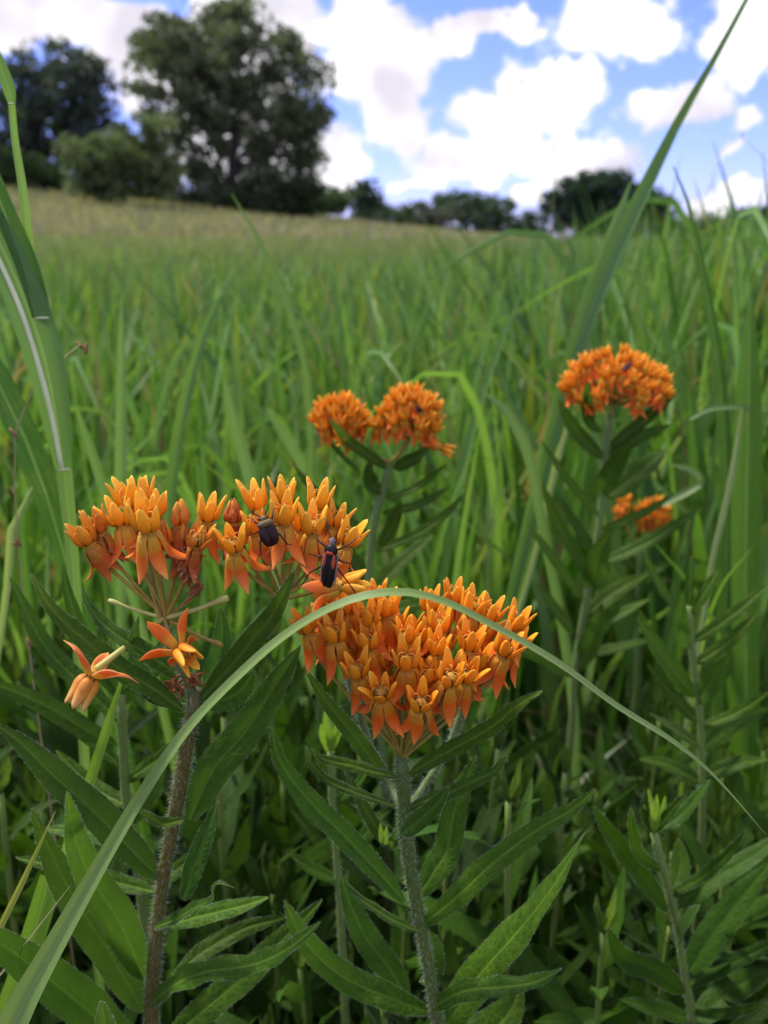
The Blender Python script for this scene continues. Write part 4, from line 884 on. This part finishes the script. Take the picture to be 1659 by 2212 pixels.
shoot_plant('pale-stemmed leafy plant standing close behind the left plant', YB, [(262,1500),(264,1560),(268,1640),(272,1720),(285,1800),(300,1900),(312,2000),(325,2120)],
  [([(250,1610),(204,1587),(100,1525),(0,1481),(-40,1468)],-.004,46),([(262,1560),(180,1480),(100,1400),(20,1245)],.006,48),([(268,1660),(200,1600),(120,1530),(66,1450)],.004,32),([(270,1690),(340,1640),(400,1590)],.002,34),([(275,1740),(200,1700),(120,1620)],.012,40),
   ([(262,1520),(330,1440),(380,1350)],.008,44),([(260,1510),(200,1420),(150,1290),(135,1215)],.006,34),([(290,1830),(200,1800),(90,1790)],.006,44),([(305,1930),(380,1880),(440,1830)],.004,40),([(280,1780),(330,1700),(360,1640)],.01,40),([(262,1505),(230,1440),(240,1380)],-.002,26),([(262,1505),(290,1420),(270,1340)],.004,26)], tip=False, mat='milkweed_leaf')

shoot_plant('slim leafy shoot with a yellow-green bud between the two front stems', .285, [(715,1625),(716,1680),(720,1760),(728,1850),(735,1960)],
  [([(718,1690),(690,1640),(660,1590)],0,20),([(720,1740),(765,1700),(800,1660)],0,22),([(722,1800),(670,1760),(630,1700)],-.004,28),([(726,1850),(780,1810),(820,1750)],0,30),([(730,1900),(680,1880),(620,1840)],0,32),([(716,1660),(735,1615),(745,1570)],-.004,16)])

# background plants from shared leaves
def proto_leaf(L, w, bend, seed, mat):
    P = [(0, 0, 0), (0, L*.35, L*.02*bend), (0, L*.7, -L*.03*bend), (0, L, -L*.2*bend)]; C, ln = spline(P, 12)
    V, Q, U, _, _ = sheet(C, ln, w, (0, 0, 1), fold=.25, twist=(0, random.gauss(0, .3)), curl=.15, wave=.15, across=5, seed=seed); return mesh('leaf', V, Q, mat, uv=U)
PLV = [proto_leaf(random.uniform(.050, .078), random.uniform(.009, .0135), random.uniform(-1.2, 1.2), i, 'weed_leaf') for i in range(9)]
YLV = [proto_leaf(.02, .004, -.6, i, 'young_leaf') for i in range(2)]
STEMS = []
for i in range(6):
    lx, ly = random.gauss(0, .02), random.gauss(0, .02); P = [(0, 0, -.004), (lx*.2, ly*.2, .1), (lx*.6, ly*.6, .2), (lx, ly, .3)]
    C, _ = spline(P, 26); V, Fc = tube(C, np.linspace(.0021, .0013, 26), 7); t = np.repeat(np.linspace(0, 1, 26), 7)[:, None]
    STEMS.append((mesh('stem', V, Fc, 'milkweed_stem', col=np.array((.17,.19,.04))*(1-t)+np.array((.19,.28,.05))*t), C))
def scatter_plant(x, y, h):
    me, C = random.choice(STEMS); k = h/.3; b0 = random.uniform(.5, 1.25); t = thing('leafy_plant', (x, y, 0), ('tall' if h > .25 else 'middling' if h > .21 else 'short') + ' ' + ('light' if b0 > 1.02 else 'dark') + ' green leafy stem crowded below the orange flowers', 'plant', ('light' if b0 > 1.02 else 'dark') + ' leafy stems filling the undergrowth')
    rz = random.random()*6.28; q0 = Quaternion((0, 0, 1), rz); s = obj('stem', me, t, (0, 0, 0), q0, k)
    n = random.randint(15, 20); a = random.random()*6.28
    for i in range(n):
        f = .22+.78*(i+.5)/n; c = C[min(25, int(f*25))]*k; a += 2.4+random.gauss(0, .25)
        el = math.radians(random.uniform(15, 50) + 22*f); sc = (1.05-.35*max(0, f-.6)/.4)*random.uniform(.8, 1.15)*(.45 if f > .94 else 1)
        q = q0 @ Quaternion((0, 0, 1), a) @ Quaternion((1, 0, 0), el) @ Quaternion((0, 1, 0), random.gauss(0, .5))
        b = b0*random.uniform(.8, 1.2); obj('leaf', random.choice(PLV), t, q0 @ Vector(c), q, sc, (b, b, b*random.uniform(.8, 1.1), 1))
    c = q0 @ Vector(C[25]*k)
    for i in range(4):
        yb = b0*random.uniform(.25, .5)
        q = q0 @ Quaternion((0, 0, 1), i*1.57) @ Quaternion((1, 0, 0), math.radians(random.uniform(62, 80))); obj('leaf_bud', random.choice(YLV), t, c, q, random.uniform(.7, 1.1), (yb, yb, yb, 1))
made = []; tries = 0
while len(made) < 108 and tries < 4000:
    tries += 1
    y = random.uniform(.265, .66); x = random.uniform(-1, 1)*(y*.52+.03)
    if any((x-a)**2+(y-b)**2 < .023**2 for a, b in made): continue
    h = random.uniform(.17, .30); px, py, d = proj((x, y, h+.03))
    lim = 1270 if px < 700 else 1330 if px < 1150 else 1430
    if py < lim + random.uniform(0, 120) or px < -250 or px > 1900: continue
    made.append((x, y)); scatter_plant(x, y, h)

# low litter and ground cover between the stems
def cover():
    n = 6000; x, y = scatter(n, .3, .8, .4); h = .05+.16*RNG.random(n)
    c = grass_cols(n)*.55  # grass tones scaled down, shade between the stems painted into them
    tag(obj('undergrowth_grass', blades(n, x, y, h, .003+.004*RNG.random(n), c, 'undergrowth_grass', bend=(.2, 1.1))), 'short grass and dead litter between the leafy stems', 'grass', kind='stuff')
cover()

# ------------------------------------------------------------------ insects and the caught floret
def orient(head, back, n):
    """axes of an insect: along (towards head), side, out of the back"""
    a = unit(np.array(head, float)); nn = np.array(back, float); nn = unit(nn-a*np.dot(nn, a)); s = np.cross(a, nn); return a, s, nn
def insect(name, c, head, back, L, W, mats, label, legs=True, legL=.6, group=None, antL=.55, red=False):
    a, s, n = orient(head, back, 0); c = np.array(c, float); t = thing(name, c - n*W*.35, label, 'insect', group); b = c - n*W*.35
    def part(nm, V, Fc, m, p=t): return obj(nm, mesh(nm, np.asarray(V)-b, Fc, m), p)
    V, Fc = ellipsoid(c-a*L*.14, [s*W*.5, n*W*.26, a*L*.40], 14, 10, lambda z: 1+.12*z); part('abdomen', V, Fc, mats[0])
    for sg in (-1, 1):      # folded wing covers
        V, Fc = ellipsoid(c-a*L*.15+s*sg*W*.19+n*W*.11, [s*W*.30, n*W*.2, a*L*.37], 10, 8, lambda z: 1+.15*z); w = part('wing', V, Fc, mats[1])
        if red:
            V, Fc = ellipsoid(c+a*L*.02+s*sg*W*.30+n*W*.22, [s*W*.13, n*W*.11, a*L*.17], 8, 6); part('wing_patch', V, Fc, 'bug_red', w)
            V, Fc = ellipsoid(c-a*L*.12+s*sg*W*.47+n*W*.05, [s*W*.07, n*W*.1, a*L*.36], 8, 8); part('wing_edge', V, Fc, 'bug_grey', w)
    V, Fc = ellipsoid(c+a*L*.24+n*W*.08, [s*W*.46, n*W*.25, a*L*.13], 12, 8); part('pronotum', V, Fc, mats[2])
    if red: V, Fc = ellipsoid(c+a*L*.20+n*W*.22, [s*W*.3, n*W*.14, a*L*.05], 10, 6); part('pronotum_band', V, Fc, 'bug_red')
    V, Fc = ellipsoid(c+a*L*.41+n*W*.03, [s*W*.22, n*W*.18, a*L*.10], 10, 8); hd = part('head', V, Fc, mats[3])
    for sg in (-1, 1):
        V, Fc = ellipsoid(c+a*L*.42+s*sg*W*.21+n*W*.06, [s*W*.07, n*W*.07, a*W*.07], 8, 6); part('eye', V, Fc, 'bug_black', hd)
        h0 = c+a*L*.48+s*sg*W*.1; C, _ = spline([h0, h0+a*L*.16*antL*2+s*sg*W*.25+n*W*.15, h0+a*L*.30*antL*2+s*sg*W*.7*antL+n*W*.1], 8); V, Fc = tube(C, np.linspace(W*.035, W*.025, 8), 5); part('antenna', V, Fc, 'bug_leg')
        if legs:
            for (f, o, rr) in ((.26, .35, 1.), (.08, -.05, 1.1), (-.06, -.45, 1.5)):
                h0 = c+a*L*f+s*sg*W*.32-n*W*.12; k1 = h0+s*sg*W*.55*legL*rr+a*L*o*.35*rr+n*W*.18; k2 = k1+s*sg*W*.45*legL*rr+a*L*o*.55*rr-n*W*.55; k3 = k2+s*sg*W*.18+a*L*o*.08-n*W*.05
                Cc = np.array([h0, (h0+k1)/2, k1, (k1+k2)/2, k2, k3]); V, Fc = tube(Cc, W*np.array([.06, .065, .045, .04, .03, .02]), 5); part('leg', V, Fc, 'bug_leg')
    return t
c = at(*P1(1060, 318), YL-.0105); bug1 = insect('stink_bug', c, (-.35, .25, 1), (.1, -1, .3), .0068, .0043, ['bug_maroon', 'bug_maroon', 'bug_gold', 'bug_gold'], 'stout dark brown bug with golden shoulders on the left plant', legL=.28)
c = at(*P1(1362, 470), YL-.0115); bug2 = insect('milkweed_bug', c, (.12, .1, 1), (-.35, -.9, .1), .0112, .0036, ['bug_black', 'bug_black', 'bug_black', 'bug_grey'], 'long black and red bug with grey edges clinging head up', legL=1.15, red=True)
c = at(905, 884, Y3-.0165); insect('small_bug', c, (-.6, .2, .7), (0, -1, .4), .0034, .0017, ['bug_black']*4, 'tiny dark bug on the double flower head', legL=.6)
c = at(1354, 792, Y4-.0205); insect('small_bug', c, (.8, .2, .55), (-.2, -.7, .7), .0056, .0020, ['bug_black', 'bug_maroon', 'bug_black', 'bug_black'], 'small dark long-bodied bug on the single domed flower head', legL=1.)
# loose floret caught on the leaf
c = at(*P1(232, 990), YL-.016); pe = at(*P1(372, 880), YL-.0105); ax = (c-pe).normalized()*.8+Vector((-.1, 0, -.75)); ax.normalize()
LF = thing('loose_floret', pe, 'pale withering floret hanging head down from the upper left leaf', 'flower')
f = obj('column', COLUMN, LF, c-pe, tilt_quat(ax, .4), 1.1)
for k in range(5):
    obj('petal', PETALS[(0, 1, 4, 2, 0)[k]], LF, c-pe, tilt_quat(ax, .4+2*math.pi*k/5) @ Quaternion((0, 1, 0), -.75), 1.15, (1.08, 1.5, 3.0, .9))
    obj('hood', HOODS[3], LF, c-pe, tilt_quat(ax, .4+2*math.pi*(k+.5)/5) @ Quaternion((0, 1, 0), -.12), 1.25, (1.05, 1.35, 5.0, .55+.35*(k % 2)))
C, _ = spline([pe, (pe+c)/2+Vector((.0004, 0, .0003)), c], 10); V, Fc = tube(C, np.linspace(.0006, .0009, 10), 8); obj('pedicel', mesh('pedicel', V-np.array(pe), Fc, 'pedicel_pale'), LF)
